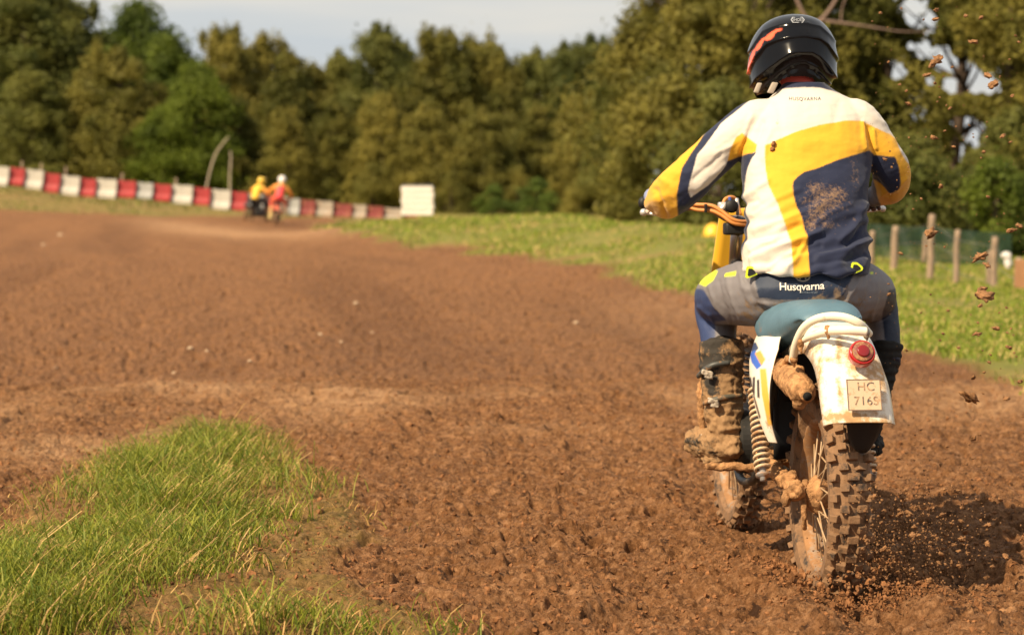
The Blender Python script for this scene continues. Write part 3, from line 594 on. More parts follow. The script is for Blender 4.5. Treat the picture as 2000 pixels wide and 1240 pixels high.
for x0, x1, c, y0, y1 in PB:
    xm = (x0 + x1) / 2; d = 90.5 + xm * .003; lo = W(xm, y1, d); hi = W(xm, y0, d); nm = {'R': 'red', 'W': 'white', 'G': 'greyish'}[c]
    c0 = c; c = c.lower() if xm > 470 and c != 'G' else c
    o = src[c] if c not in usedb else src[c].copy()
    if c in usedb: COL.objects.link(o)
    usedb.add(c); o.location = lo; o.rotation_euler = (0, R(3.0 + 2 * (xm < 150)), R(-4)); ln = rpx(x1 - x0, d); o.scale = (ln * .99, 1, (hi.z - lo.z) / .78)
    c = c0; ww = 'plastic barrier block'
    lab = '%s %s counted from the left end of the barrier, %s' % (nm, ww, ORD[cnt_[c]] + ' ' + nm + ' one')
    if xm < 0: lab = 'white plastic barrier block cut by the left edge of the photo'
    if c == 'G' and cnt_[c] == 0: lab = 'greyish barrier block between two red ones, left of the bare trunks'
    if 450 < xm < 562: lab = nm + ' barrier block behind the distant riders' + (', nearest the yellow rider' if xm < 482 else ', nearest the red bib' if xm > 514 else ', between them')
    cnt_[c] += 1; tag(o, lab, 'barrier', 'red and white barrier blocks on the bank')
for c in src:
    if c not in usedb: bpy.data.objects.remove(src[c])
STK = [(42, 'first wooden stake behind the left end of the barrier'), (80, 'stake behind the second white barrier block'), (128, 'stake behind the third white barrier block, the thickest'), (238, 'stake behind the fourth red barrier block'), (343, 'stake behind the barrier near the pale leaning trunk')]
for x_, lb in STK:
    yb = np.interp(x_, [0, 200, 400], [352, 378, 395]); d = 91.6; a = W(x_, yb, d); t_ = W(x_ + 1, yb - 42, d)
    o = P('stake', tube([(a, .045), ((a + t_) / 2, .045), (t_, .04)], 8, 2), WOOD); tag(o, lb, 'stake', 'stakes behind the barrier')
# white block on the crest
wb = empty('white_block', W(815, 421, 56), 'white block of stacked slabs with dark top on the crest of the bank', 'block')
WB = mat('white_painted_block', (.74, .68, .60), .7, var=.1, vs=3, bump=.01, bs=6)
hw = rpx(31, 56); 
for i in range(5):
    zc = W(815, 421, 56).z + (.5 + i) * rpx(11.4, 56)
    P('slab', box((W(815, 400, 56).x + (.01 if i % 2 else -.008), 56 + hw, zc), hw, hw, rpx(5.4, 56), .012), WB, wb, smooth=False)
P('cover', box((W(815, 400, 56).x, 56 + hw, W(815, 362, 56).z), hw * .96, hw * .96, .018, .006), mat('dark_cover', (.10, .10, .10), .6), wb, smooth=False)
# yellow marker and white scrap
YM = mat('yellow_plastic', (.85, .46, .03), .4)
c_ = W(1392, 466, 36); o = P('marker_dome', ellip(c_, (rpx(20, 36), rpx(20, 36), rpx(30, 36))), YM); tag(o, 'round yellow marker on the grass bank beside the fork of the motorcycle', 'marker')

# ------------------------------------------------------------------ wire fence on the right
FP = [(1702, 452, 528, 36, 6, 'wooden fence post touching the hip of the rider'), (1747, 443, 526, 36, 7, 'thick pale fence post, first clear of the rider'), (1818, 420, 551, 33, 7, 'tallest fence post, leaning slightly, with a clod flying before it'), (1868, 450, 568, 32, 6, 'grey fence post right of the tallest one'),
      (1941, 464, 594, 31, 7, 'fence post with the brightest sunlit face, near the bright shrub'), (1930, 490, 590, 31.6, 4, 'thin grey post leaning against the bright one'), (1988, 505, 608, 30, 8, 'dark leaning post close to the right edge'), (1806, 455, 500, 34.5, 4, 'thin post stub half hidden behind the tallest fence post')]
tops = []
for x_, y0, y1, d, r_, lb in FP:
    a = W(x_ - 3, y1 + 12, d); t_ = W(x_ + 3, y0, d); rr_ = rpx(r_, d)
    V, Fc = tube([(a, rr_), (a.lerp(t_, .35) + Vector((.006, 0, 0)), rr_ * 1.03), (a.lerp(t_, .7) - Vector((.008, 0, 0)), rr_ * .95), (t_, rr_ * .93)], 10, 3)
    o = P('fence_post', (V, Fc), WOOD); tag(o, lb, 'fence post', 'posts of the wire fence'); tops.append((x_, y0, y1, d))
o = P('fence_board', boxv(W(2002, 535, 29.5), (1, 0, 0), (0, 1, 0), (0, 0, 1), rpx(20, 29.5), .03, rpx(28, 29.5), .006), mat('orange_brown_board', (.34, .17, .08), .8, var=.2), smooth=False); tag(o, 'broad reddish brown board cut by the right edge', 'board')
wp = []
main = [q for q in tops if q[0] in (1702, 1747, 1818, 1868, 1941, 1988)]
for fr in (.15, .42, .7):
    wp.append(tube([(W(q[0], q[1] + (q[2] - q[1]) * fr, q[3] - .06), .0035) for q in main] + [(W(2100, 520 + 120 * fr, 28), .0035)], 5, 3))
o = P('fence_wire', join(*wp), mat('galvanised_wire', (.25, .23, .2), .5, metal=.6)); tag(o, 'thin wires strung along the wooden fence posts', 'wire')
NET = mat('green_net', (.006, .026, .010), .7, var=.3, vs=1.5)
def netting():
    V = []; Fc = []
    xs = np.linspace(0, 1, 90); zs = np.linspace(0, 1, 24)
    def pt(s, t_):
        px_ = 1690 + 285 * s; q = W(px_, 436 + 20 * s + (62 + 8 * s) * (1 - t_), 42 - 3 * s); return q + Vector((0, .04 * math.sin(s * 40 + t_ * 3), 0))
    for i in range(89):
        for j in range(23):
            a, b_, c, d_ = pt(xs[i], zs[j]), pt(xs[i + 1], zs[j]), pt(xs[i + 1], zs[j + 1]), pt(xs[i], zs[j + 1])
            m1 = a.lerp(b_, .12); m2 = a.lerp(d_, .16); 
            for q in ((a, b_, b_.lerp(c, .5), a.lerp(d_, .5)), (a.lerp(d_, .5), a.lerp(d_, .5).lerp(b_.lerp(c, .5), .55), d_.lerp(c, .55), d_)):
                k0 = len(V); V.extend(q); Fc.append((k0, k0 + 1, k0 + 2, k0 + 3))
    return V, Fc
o = P('green_netting', netting(), NET, smooth=False); tag(o, 'dark green netting stretched behind the wooden fence posts', 'netting')
c_ = W(1965, 499, 34); V, Fc, nn = remesh(join(ellip(c_, (.075, .05, .05)), ellip(c_ + Vector((.03, 0, -.1)), (.05, .04, .09))), .012, 2); V = V + nn * (fbm(V * 22, 3) * .012)[:, None]
o = P('plastic_bag', (V, Fc), mat('white_bag', (.75, .70, .68), .4)); tag(o, 'small crumpled white bag on the fence near the right edge', 'bag')

# ================================================================== the motorcycle
ZG = -.07
bike = empty('motorcycle', (AX.x, AX.y, ZG), 'muddy vintage motocross motorcycle with white fender and blue seat in the foreground', 'motorcycle')
RUB = mat('tyre_rubber', (.030, .022, .017), .8, mudf=.38, bump=.002, bs=80, ms=22, mudcol=(.22, .118, .056)); RIM = mat('muddy_rim', (.30, .24, .19), .5, mudf=.36, metal=.3, ms=18)
STL = mat('dirty_steel', (.30, .27, .24), .4, mudf=.2, metal=.6); SPK = mat('muddy_spoke', (.42, .28, .16), .6, mudf=.2)
BLK = mat('black_plastic', (.006, .006, .007), .6, mudf=.02, ms=18); FRAME = mat('dark_frame', (.02, .018, .016), .5, mudf=.16)
WPL = mat('white_fender_plastic', (.80, .73, .60), .38, var=.05, vs=6, mudattr=True, ms=26, mudcol=(.46, .27, .12), mlo=.70, mhi=.90); WPL.node_tree.nodes['Principled BSDF'].inputs['Coat Weight'].default_value = .2
BLU = mat('blue_seat_vinyl', (.085, .160, .210), .5, var=.12, vs=12, mudf=.135, ms=16, bump=.001, bs=120)
def wheel(name, c, rad, rw, side, hubr, steer=0.0, nkn=34):
    """c: axle, rad: outer radius, rw: half tyre width"""
    wh = empty('w', c); wh.name = name; wh.parent = bike; wh.location = Vector(c) - org(bike); ORG.pop('w', None)
    rt = Matrix.Rotation(steer, 3, 'Z') @ RT; fw = Matrix.Rotation(steer, 3, 'Z') @ FW; up = Vector((0, 0, 1))
    def pt(a, rr_, s): return Vector(c) - fw * math.sin(a) * rr_ + up * math.cos(a) * rr_ + rt * s
    def PP(nm, vf, mt, par=wh, smooth=True):
        v = [Vector(q) - Vector(c) for q in vf[0]]; me = rawmesh(nm, [tuple(q) for q in v], vf[1]); me.materials.append(mt); me.polygons.foreach_set('use_smooth', [smooth] * len(me.polygons))
        o = bpy.data.objects.new(nm, me); COL.objects.link(o); o.parent = par; return o
    def rev(prof, n_=72):
        V = []; m_ = len(prof); Fc = []
        for i in range(n_):
            a = 2 * math.pi * i / n_; V += [pt(a, q[0], q[1]) for q in prof]
        for i in range(n_):
            for j in range(m_): Fc.append((i * m_ + j, i * m_ + (j + 1) % m_, (i + 1) % n_ * m_ + (j + 1) % m_, (i + 1) % n_ * m_ + j))
        return V, Fc
    ri = rad - rw * 1.75; tr = rad - .016
    prof = [(ri, -rw * .62), (ri + rw * .35, -rw * .92), (ri + rw * .95, -rw * .97), (tr - rw * .25, -rw * .80), (tr, -rw * .42), (tr + .003, 0), (tr, rw * .42), (tr - rw * .25, rw * .80), (ri + rw * .95, rw * .97), (ri + rw * .35, rw * .92), (ri, rw * .62), (ri + rw * .3, 0)]
    parts = [rev(prof)]
    r_ = random.Random(3)
    for i in range(nkn):
        a = 2 * math.pi * i / nkn
        for s, off, hw_, rr_ in ((-.78, .0, .2, tr - rw * .2), (.78, .0, .2, tr - rw * .2), (-.36, .5, .22, tr), (.36, .5, .22, tr), (0, .0, .27, tr + .002)):
            aa = a + off * 2 * math.pi / nkn; tl = -math.atan(s * .75); ax_ = (rt * math.cos(tl) - (pt(aa, 1, 0) - Vector(c)).normalized() * math.sin(tl) * -1 * -1)
            rad_ = (pt(aa, 1, 0) - Vector(c)).normalized(); ax_ = (rt * math.cos(s * .9) - rad_ * math.sin(s * .9)).normalized(); nr2 = (rad_ * math.cos(s * .9) + rt * math.sin(s * .9)).normalized(); tg = ax_.cross(nr2)
            parts.append(boxv(pt(aa, rr_, s * rw) + nr2 * .004, ax_, tg, nr2, hw_ * rw, .0105, .011 + .002 * r_.random(), .0025))
    tV, tF = join(*parts); tV = np.array(tV); rad_v = tV - np.array(c); rad_v /= np.linalg.norm(rad_v, axis=1)[:, None]
    tV = tV + rad_v * ((fbm(tV * 28, 3) * .0035))[:, None] + noise3(tV * 60 + 5)[:, None] * np.array(rt) * .003
    ty = PP('tyre', ([tuple(q) for q in tV], tF), RUB, smooth=False)
    PP('rim', rev([(ri + .012, -rw * .66), (ri - .010, -rw * .60), (ri - .018, -rw * .25), (ri - .020, 0), (ri - .018, rw * .25), (ri - .010, rw * .60), (ri + .012, rw * .66), (ri - .004, 0)]), RIM)
    V, Fc, nn = remesh(rev([(.012, -hubr * 1.3), (.03, -hubr * 1.2), (hubr * .9, -hubr * .75), (hubr, -hubr * .6), (hubr * .6, 0), (hubr, hubr * .6), (hubr * .9, hubr * .8), (.012, hubr * 1.2)], 32), .006, 2)
    V = V + nn * (fbm(V * 30, 3) * .006 + .002)[:, None]; PP('hub', (V, Fc), MUDM)
    for i in range(36):
        s = -1 if i % 2 else 1; a = 2 * math.pi * i / 36; b_ = a + (.55 if (i // 2) % 2 else -.55)
        PP('spoke', tube([(pt(b_, hubr * .92, s * hubr * .62), .0026), (pt(a, ri - .012, s * rw * .12), .0026)], 6, 1), SPK)
    return wh, pt
rw_, rpt = wheel('rear_wheel', AX, .325, .060, -1, .058)
fw_, fpt = wheel('front_wheel', B(.0, 1.41, .292), .34, .042, -1, .045, steer=R(0))
# clods of mud packed on the bottom of the rear tyre
def lumpy(parts, vox, amp, fr, seed=0):
    V, Fc, nn = remesh(parts, vox, 2); return V + nn * (fbm(V * fr + seed, 4) * amp)[:, None], Fc
# --- rear fender
def arch(f, z, hw_, drop, lift, ang, n_=17):
    """one arched cross-section across the bike; ang tilts the section with the fender's run"""
    row = []; dn = Vector((-FW.x * math.sin(ang), -FW.y * math.sin(ang), -math.cos(ang)))   # inward direction
    for j in range(n_):
        s = -1 + 2 * j / (n_ - 1); a = abs(s); x = hw_ * (s if a < .75 else math.copysign(.75 + (a - .75) * .75, s)); k_ = lift * (a ** 2) + (drop * ((a - .7) / .3) ** 1.3 if a > .7 else 0)
        q = B(x, f, z) - Vector((0, 0, 0)); inn = FW * math.sin(ang) * 1 + Vector((0, 0, -math.cos(ang))); row.append(q + inn * k_)
    return row
FEN = [(.30, .735, .080, .10, .010, 0), (.20, .745, .085, .10, .010, 0), (.10, .750, .090, .095, .010, 0), (.0, .748, .094, .085, .012, R(5)), (-.10, .736, .097, .065, .013, R(14)), (-.18, .715, .100, .055, .014, R(28)), (-.25, .682, .100, .045, .014, R(42)), (-.30, .645, .101, .038, .014, R(54)),
       (-.340, .60, .103, .032, .013, R(62)), (-.367, .555, .104, .028, .013, R(66)), (-.388, .515, .104, .024, .012, R(68)), (-.398, .492, .104, .018, .012, R(70))]
fq = catmull([np.array(q) for q in FEN], 6); grid = [arch(*q) for q in fq]
V, Fc = sheet(grid, -.0035); V = np.array([tuple(q) for q in V])
# torn, wavy lower hem
fen = P('rear_fender', (V, Fc), WPL, bike)
x_, y_ = PX(V); mudv = spots(V, [(1650, 812, 60, 10, .34), (1668, 700, 12, 36, .26), (1640, 675, 9, 28, .26), (1600, 740, 9, 50, .26), (1722, 740, 9, 70, .26), (1638, 770, 8, 30, .26), (1610, 690, 30, 20, .08), (1690, 830, 60, 9, .34), (1580, 680, 12, 12, .22), (1560, 690, 18, 12, .2), (1700, 725, 14, 26, .26)], .155) + .05 * np.sin(x_ * .35) * (y_ > 650)
setf(fen.data, mudv, 'mud')
# tail light
tl = B(.012, -.334, .672); nrm = (-FW * .86 + Vector((0, 0, .42)) + RT * .0).normalized(); tx_ = RT; ty_ = nrm.cross(tx_)
def disc(c, n_, u_, v_, prof, seg=40):
    V = []; Fc = []
    for (rr_, h_) in prof:
        for j in range(seg): a = 2 * math.pi * j / seg; V.append(c + u_ * rr_ * math.cos(a) + v_ * rr_ * math.sin(a) + n_ * h_)
    for i in range(len(prof) - 1):
        for j in range(seg): Fc.append((i * seg + j, i * seg + (j + 1) % seg, (i + 1) * seg + (j + 1) % seg, (i + 1) * seg + j))
    Fc.append(tuple((len(prof) - 1) * seg + j for j in range(seg))); return V, Fc
REDL = mat('red_lens', (.40, .012, .010), .22, mudf=.10, ms=45, coat=.5); DKR = mat('dark_red_lens', (.20, .006, .006), .15, mudf=.12, ms=60, coat=.5)
lp = P('tail_light', disc(tl, nrm, tx_, ty_, [(.036, -.004), (.037, .016), (.035, .023), (.032, .026), (.030, .023)]), REDL, bike)
P('lamp_ring', disc(tl + nrm * .023, nrm, tx_, ty_, [(.029, -.001), (.029, .005), (.027, .0065)]), mat('muddy_lamp_face', (.16, .03, .02), .5, mudf=.30, ms=60), lp)
P('lens', disc(tl + nrm * .0265, nrm, tx_, ty_, [(.0175, -.001), (.0175, .006), (.015, .008), (.006, .009)]), DKR, lp)
# number plate on the fender
pc = B(.008, -.3865, .566); pn = (-FW * .94 + Vector((0, 0, .33))).normalized(); pu = RT; pv = pn.cross(pu) * -1
pv = (Vector((0, 0, 1)) - pn * pn.z).normalized()
PLT = mat('muddy_plate', (.56, .40, .26), .5, mudf=.23, ms=40, mudcol=(.46, .28, .15))
pl = P('number_plate', boxv(pc + pn * .004, pu, pv, pn, .047, .044, .0016, .001), PLT, bike, smooth=False)
P('plate_border', join(*[boxv(pc + pn * .006 + pu * a + pv * b_, pu, pv, pn, ha, hb, .0008) for a, b_, ha, hb in ((0, .043, .047, .0011), (0, -.043, .047, .0011), (.046, 0, .0011, .042), (-.046, 0, .0011, .042))]), mat('plate_edge', (.16, .11, .08), .7), pl, smooth=False)
def text_mesh(s, size, spacing=1.0, bold=0.0):
    cu = bpy.data.curves.new('t', 'FONT'); cu.body = s; cu.size = size; cu.align_x = 'CENTER'; cu.align_y = 'CENTER'; cu.space_character = spacing; cu.offset = bold
    o = bpy.data.objects.new('t', cu); COL.objects.link(o); dg = bpy.context.evaluated_depsgraph_get(); ev = o.evaluated_get(dg); m2 = ev.to_mesh()
    bm = bmesh.new(); bm.from_mesh(m2); bmesh.ops.triangulate(bm, faces=bm.faces[:]); bmesh.ops.subdivide_edges(bm, edges=[e for e in bm.edges if e.calc_length() > size * .18], cuts=1); bmesh.ops.triangulate(bm, faces=bm.faces[:])
    bm.verts.index_update(); V = [v.co.copy() for v in bm.verts]; Fc = [tuple(v.index for v in f.verts) for f in bm.faces]; bm.free()
    ev.to_mesh_clear(); bpy.data.objects.remove(o); bpy.data.curves.remove(cu); return V, Fc
DKT = mat('faded_dark_print', (.07, .055, .05), .6, mudf=.30, ms=60, mudcol=(.46, .28, .15))
for s, a, b_, sz_ in (('HC', .006, .022, .034), ('716S', .004, -.018, .034)):
    V, Fc = text_mesh(s, sz_, 1.05); P('lettering', ([pc + pn * .0066 + pu * (a + q.x) + pv * (b_ + q.y) for q in V], Fc), DKT, pl, smooth=False)
# black sheet standing in for the shadow area under the fender
flap = [[B(.022 + (.052 - .022 * (i / 8) ** 2) * (j / 3 - 1), -.372 + .012 * (j / 6 - .5) ** 2 * 4 + .05 * i / 8, .505 - (.105 - .02 * (j / 3 - 1) ** 2) * i / 8) for j in range(7)] for i in range(9)]
P('shade_flap', sheet(flap, .005), BLK, bike)
# --- grab rail
WT = mat('white_rail', (.80, .72, .56), .4, mudattr=False, mudf=.17, ms=28, mudcol=(.46, .28, .13))
def wp_(lst, d): return [(W(a, b_, d + dd_), rpx(r_, 7)) for a, b_, r_, dd_ in lst]
P('grab_rail', join(tube(wp_([(1548, 705, 8, .05), (1556, 668, 8, .0), (1574, 636, 8, -.05), (1605, 620, 8, -.09), (1645, 619, 8, -.12), (1678, 632, 8, -.12), (1697, 652, 8, -.06)], 6.86), 12, 8),
                    tube(wp_([(1570, 664, 6, .0), (1588, 655, 8, -.05), (1618, 646, 9, -.09), (1655, 645, 9, -.12), (1692, 648, 9, -.12)], 6.84), 12, 8)), WT, bike)
for a, b_, dd_, s_ in ((1617, 646, 6.75, .014), (1692, 650, 6.73, .014), (1563, 672, 6.84, .013), (1550, 700, 6.9, .015)):
    P('rail_clamp', lumpy(join(ellip(W(a, b_, dd_), (s_ * .8, s_, s_ * 1.2)), tube([(W(a - 2, b_ - 8, dd_ - .01), .005), (W(a + 2, b_ + 16, dd_), .005)], 8, 2)), .004, .004, 60), MUDM if a != 1692 else STL, bike)
# --- seat
sg = []
SE = [(-.045, .742, .055, .015), (-.03, .775, .080, .03), (.02, .798, .100, .08), (.10, .806, .116, .12), (.22, .800, .132, .15), (.36, .790, .138, .16), (.50, .79, .125, .12), (.65, .80, .10, .08)]
for q in catmull([np.array(q) for q in SE], 5):
    f, z, hw_, dp = q; row = []
    for j in range(28):
        a = 2 * math.pi * j / 28; c, s = math.cos(a), math.sin(a); e = .62
        row.append(B(hw_ * math.copysign(abs(c) ** e, c), f, z - dp / 2 + (dp / 2) * math.copysign(abs(s) ** .75, s) - (.012 * (c * c) if s > 0 else 0)))
    sg.append(row)
P('seat', loft(sg), BLU, bike)
# --- left side panel, with slots, stripe and sticker
SPM = mat('white_side_panel', (.80, .73, .60), .4, mudattr=True, attr=True, ms=24, mudcol=(.46, .28, .13))
def panel(side):
    rows = []
    for i in range(90):
        t = i / 89; z = .700 - t * .315; fr_ = np.interp(t, [0, .3, .6, .85, 1], [.47, .43, .33, .22, .17]); bk = np.interp(t, [0, .12, .3, .6, 1], [.16, .10, .085, .08, .11]); rows.append([B(side * (.105 + .055 * math.sin(math.pi * min(1, (1 - t) * .9 + .1)) ** .7 + .018 * math.sin(math.pi * u)), bk + (fr_ - bk) * u, z) for u in np.linspace(0, 1, 70)])
    return sheet(rows, -.004 * side * -1)
V, Fc = panel(-1); V = np.array([tuple(q) for q in V]); sp = P('side_panel', (V, Fc), SPM, bike)
YE = (.75, .42, .06)
cL = paint(V, (.80, .74, .62), [([(1484, 720), (1496, 720), (1500, 760), (1510, 830), (1500, 832), (1488, 770)], YE), ([(1462, 672), (1476, 668), (1482, 680), (1470, 692)], (.03, .05, .12)), ([(1464, 690), (1474, 683), (1490, 712), (1478, 722), (1468, 708)], (.03, .12, .55)), ([(1474, 690), (1485, 684), (1495, 702), (1487, 714)], (.80, .36, .05)),
    ([(1463, 738), (1467, 736), (1471, 765), (1468, 768)], (.03, .02, .02)), ([(1470, 737), (1475, 735), (1474, 775), (1470, 770)], (.03, .02, .02)), ([(1478, 742), (1483, 740), (1484, 778), (1479, 776)], (.03, .02, .02)), ([(1470, 772), (1474, 774), (1486, 815), (1483, 818)], (.10, .06, .04))])
setcol(sp.data, cL); setf(sp.data, spots(V, [(1500, 830, 14, 40, .22), (1470, 790, 14, 30, .16), (1505, 700, 12, 14, .16)], .05), 'mud')
V, Fc = panel(1); V = np.array([tuple(q) for q in V]); sp2 = P('side_panel', (V, Fc), SPM, bike); setcol(sp2.data, np.tile((.8, .74, .62), (len(V), 1))); setf(sp2.data, np.full(len(V), .1), 'mud')
# --- shocks with white coils
for side in (-1, 1):
    t0, t1 = (W(1474, 735, 7.27), W(1491, 938, 7.10)) if side < 0 else (B(.15, .25, .62), B(.14, .08, .27))
    ax = (t1 - t0).normalized(); u_ = ax.cross(FW).normalized(); v_ = ax.cross(u_); L_ = (t1 - t0).length
    sh = P('shock_absorber', join(tube([(t0, .012), (t0.lerp(t1, .4), .013), (t1, .010)], 12, 2),  tube([(t0.lerp(t1, .94), .022), (t0.lerp(t1, .96), .022)], 16, 1)), mat('shock_damper', (.30, .28, .27), .5, metal=.3, mudf=.28), bike)
    hp = []
    for i in range(15 * 14 + 1):
        s = i / (15 * 14); a = 2 * math.pi * i / 14; hp.append((t0 + ax * L_ * (.12 + .80 * s) + (u_ * math.cos(a) + v_ * math.sin(a)) * .0215, .0046))
    P('spring', tube(hp, 8, 1), mat('white_spring', (.55, .40, .25), .55, mudf=.25, ms=30), sh)
# --- swingarm, chain, brake parts
MUDT = lambda parts, vox=.006, amp=.010, fr=38, seed=0: lumpy(join(*parts), vox, amp, fr, seed)
P('swingarm', MUDT([tube([(B(-.095, -.03, .262), .020), (B(-.10, .1, .27), .021), (B(-.105, .45, .31), .026)], 12, 4), tube([(B(.095, -.03, .262), .020), (B(.10, .1, .27), .021), (B(.105, .45, .31), .026)], 12, 4), tube([(B(-.1, .42, .31), .03), (B(.1, .42, .31), .03)], 12, 2),
                    ellip(B(-.10, -.02, .262), (.024, .035, .03)), ellip(B(-.098, .07, .285), (.022, .03, .026))]), MUDM, bike)
P('axle_nut', MUDT([tube([(B(-.13, 0, .252), .012), (B(.13, 0, .252), .012)], 10, 1), ellip(B(-.128, -.015, .235), (.013, .020, .022))], .004, .004), MUDM, bike)
P('brake_lever', MUDT([tube([(B(-.072, -.01, .29), .010), (B(-.078, -.03, .22), .009), (B(-.075, -.02, .165), .008), (B(-.07, .0, .150), .006)], 8, 4)], .004, .003), MUDM, bike)
P('chain', tube([(B(.075, .0, .32), .007), (B(.075, .25, .345), .007), (B(.075, .5, .36), .007), (B(.075, .56, .33), .007), (B(.075, .5, .30), .007), (B(.075, .25, .25), .007), (B(.075, 0, .19), .007), (B(.075, -.06, .25), .007), (B(.075, 0, .32), .007)], 6, 4), STL, bike)
# --- muffler
m0, m1 = W(1527, 722, 7.12), W(1576, 773, 6.80); dr_ = (m1 - m0).normalized()
V, Fc, nn = remesh(join(tube([(m0, .036), (m0.lerp(m1, .25), .040), (m0.lerp(m1, .70), .040), (m0.lerp(m1, .86), .036), (m0.lerp(m1, .92), .024)], 20, 5), tube([(m0.lerp(m1, .8), .019), (m1, .0175)], 20, 3), ellip(m0.lerp(m1, .8) + Vector((-.008, 0, -.036)), (.018, .03, .020)), ellip(m0.lerp(m1, .45) + Vector((.012, 0, .034)), (.02, .05, .012))), .0035, 2)
nz0 = np.array(dr_); al = ((V - np.array(m1)) @ nz0); V = V + nn * ((fbm(V * 40, 4) * .0030 + .002 * np.abs(noise3(V * 70))) * np.clip(-al / .02, 0, 1))[:, None]
mf = P('muffler', (V, Fc), MUDM, bike)
P('outlet', disc(m1 + dr_ * .0068, dr_, RT, dr_.cross(RT), [(.0125, -.002), (.0125, .001)], 24), mat('soot', (.002, .002, .002), .9), mf)
P('muffler_bracket', MUDT([tube([(W(1540, 700, 7.0), .010), (W(1532, 712, 7.02), .012), (W(1524, 735, 7.05), .010)], 8, 3), tube([(W(1548, 700, 7.0), .008), (W(1556, 715, 6.98), .007)], 8, 2)], .004, .006), MUDM, bike)
P('exhaust_pipe', tube([(m0, .03), (B(-.09, .45, .60), .032), (B(-.05, .8, .52), .028), (B(0, .95, .42), .022)], 12, 5), FRAME, bike)
# --- inner mudguard, airbox, engine, frame
P('inner_mudguard', sheet([[B(-.088 + .176 * j / 8, .36 + .04 * math.cos((j / 8 - .5) * 3) - .02 * i / 8 + (.0 if i else .0), .73 - .42 * i / 8) for j in range(9)] for i in range(9)], .005), BLK, bike)
P('airbox', boxv(B(0, .47, .60), RT, FW, Vector((0, 0, 1)), .085, .10, .12, .02), BLK, bike)
P('engine', join(boxv(B(0, .72, .33), RT, FW, Vector((0, 0, 1)), .11, .17, .11, .03), disc(B(-.125, .70, .33), -RT, FW, Vector((0, 0, 1)), [(.10, -.03), (.10, .01), (.085, .022), (.03, .028)]),
                 *[boxv(B(0, .80 + .012 * i, .46 + .018 * i), RT, FW, Vector((0, 0, 1)), .075, .08, .004, .002) for i in range(9)], boxv(B(0, .86, .53), RT, FW, Vector((0, 0, 1)), .05, .055, .09, .01)), FRAME, bike, smooth=False)
P('frame', join(tube([(B(0, .97, .95), .02), (B(0, .6, .80), .018), (B(-.06, .35, .74), .013), (B(-.07, .0, .715), .011)], 10), tube([(B(0, .6, .80), .018), (B(.06, .35, .74), .013), (B(.07, .0, .715), .011)], 10),
                tube([(B(0, .97, .9), .018), (B(0, 1.0, .6), .016), (B(-.09, .92, .24), .014), (B(-.11, .6, .215), .014), (B(-.105, .42, .33), .014), (B(-.07, .3, .72), .012)], 10), tube([(B(.0, 1.0, .6), .016), (B(.09, .92, .24), .014), (B(.11, .6, .215), .014), (B(.105, .42, .33), .014), (B(.07, .3, .72), .012)], 10)), FRAME, bike)
tk = []
for q in catmull([np.array(q) for q in [(.55, .80, .06, .10), (.62, .84, .10, .16), (.75, .88, .125, .20), (.88, .90, .11, .20), (.98, .89, .06, .14)]], 4):
    f, z, hw_, dp = q; tk.append([B(hw_ * math.cos(2 * math.pi * j / 20), f, z - dp / 2 + dp / 2 * math.sin(2 * math.pi * j / 20)) for j in range(20)])
P('fuel_tank', loft(tk), mat('tank_paint', (.70, .40, .05), .3, coat=.4, mudf=.12), bike)
# --- footpegs
for s in (-1, 1): P('footpeg', MUDT([boxv(B(s * .215, .52, .272), RT, FW, Vector((0, 0, 1)), .055, .02, .010, .004), tube([(B(s * .11, .5, .27), .014), (B(s * .19, .52, .27), .013)], 8, 2)], .005, .006), MUDM, bike)
# --- fork, steering, handlebar, front number plate
CHR = mat('fork_tube', (.30, .27, .26), .28, metal=.8, mudf=.08)
for s, x0 in ((-1, 1441), (1, 1545)): P('fork_leg', join(tube([(W(x0, 425, 8.02), .021), (W(x0 - 8, 560, 8.12), .021)], 14, 2), tube([(W(x0 - 6, 545, 8.1), .029), (B(s * .075, 1.40, .30), .027), (B(s * .075, 1.42, .26), .025)], 14, 3)), CHR, bike)
P('fork_clamp', join(boxv(W(1493, 440, 8.02), RT, FW, Vector((0, 0, 1)), .115, .035, .022, .01), boxv(W(1490, 520, 8.09), RT, FW, Vector((0, 0, 1)), .11, .035, .02, .01), tube([(W(1441, 428, 7.99), .030), (W(1441, 455, 7.99), .030)], 14, 1)), BLK, bike, smooth=False)
YP = mat('yellow_number_plate', (.78, .42, .03), .35, coat=.3, mudf=.05)
pg_ = [[W(np.interp(t, [0, 1], [1408, 1386]) + s * np.interp(t, [0, 1], [175, 185]), 412 + t * 150 - 6 * math.sin(math.pi * s), 8.16 + .03 * math.sin(math.pi * s) + .05 * t) for s in np.linspace(0, 1, 12)] for t in np.linspace(0, 1, 12)]
P('front_number_plate', sheet(pg_, .01), YP, bike)
P('front_fender', sheet([[B(-.06 + .12 * j / 8, 1.08 + .5 * i / 10, .70 + .06 * math.sin(i / 10 * math.pi) - .012 * ((j - 4) / 4) ** 2 * 2) for j in range(9)] for i in range(11)], .004), YP, bike)
BAR = mat('handlebar_metal', (.25, .20, .17), .35, metal=.8, mudf=.12)
P('handlebar', tube([(W(1262, 397, 8.02), .012), (W(1335, 404, 7.98), .012), (W(1385, 408, 7.96), .012), (W(1425, 428, 7.98), .013), (W(1470, 432, 8.0), .013), (W(1530, 428, 7.99), .013), (W(1580, 405, 7.95), .012), (W(1640, 396, 7.93), .012), (W(1716, 392, 7.95), .012)], 12, 5), BAR, bike)
ORC = mat('orange_cable', (.62, .25, .07), .45, mudf=.06)
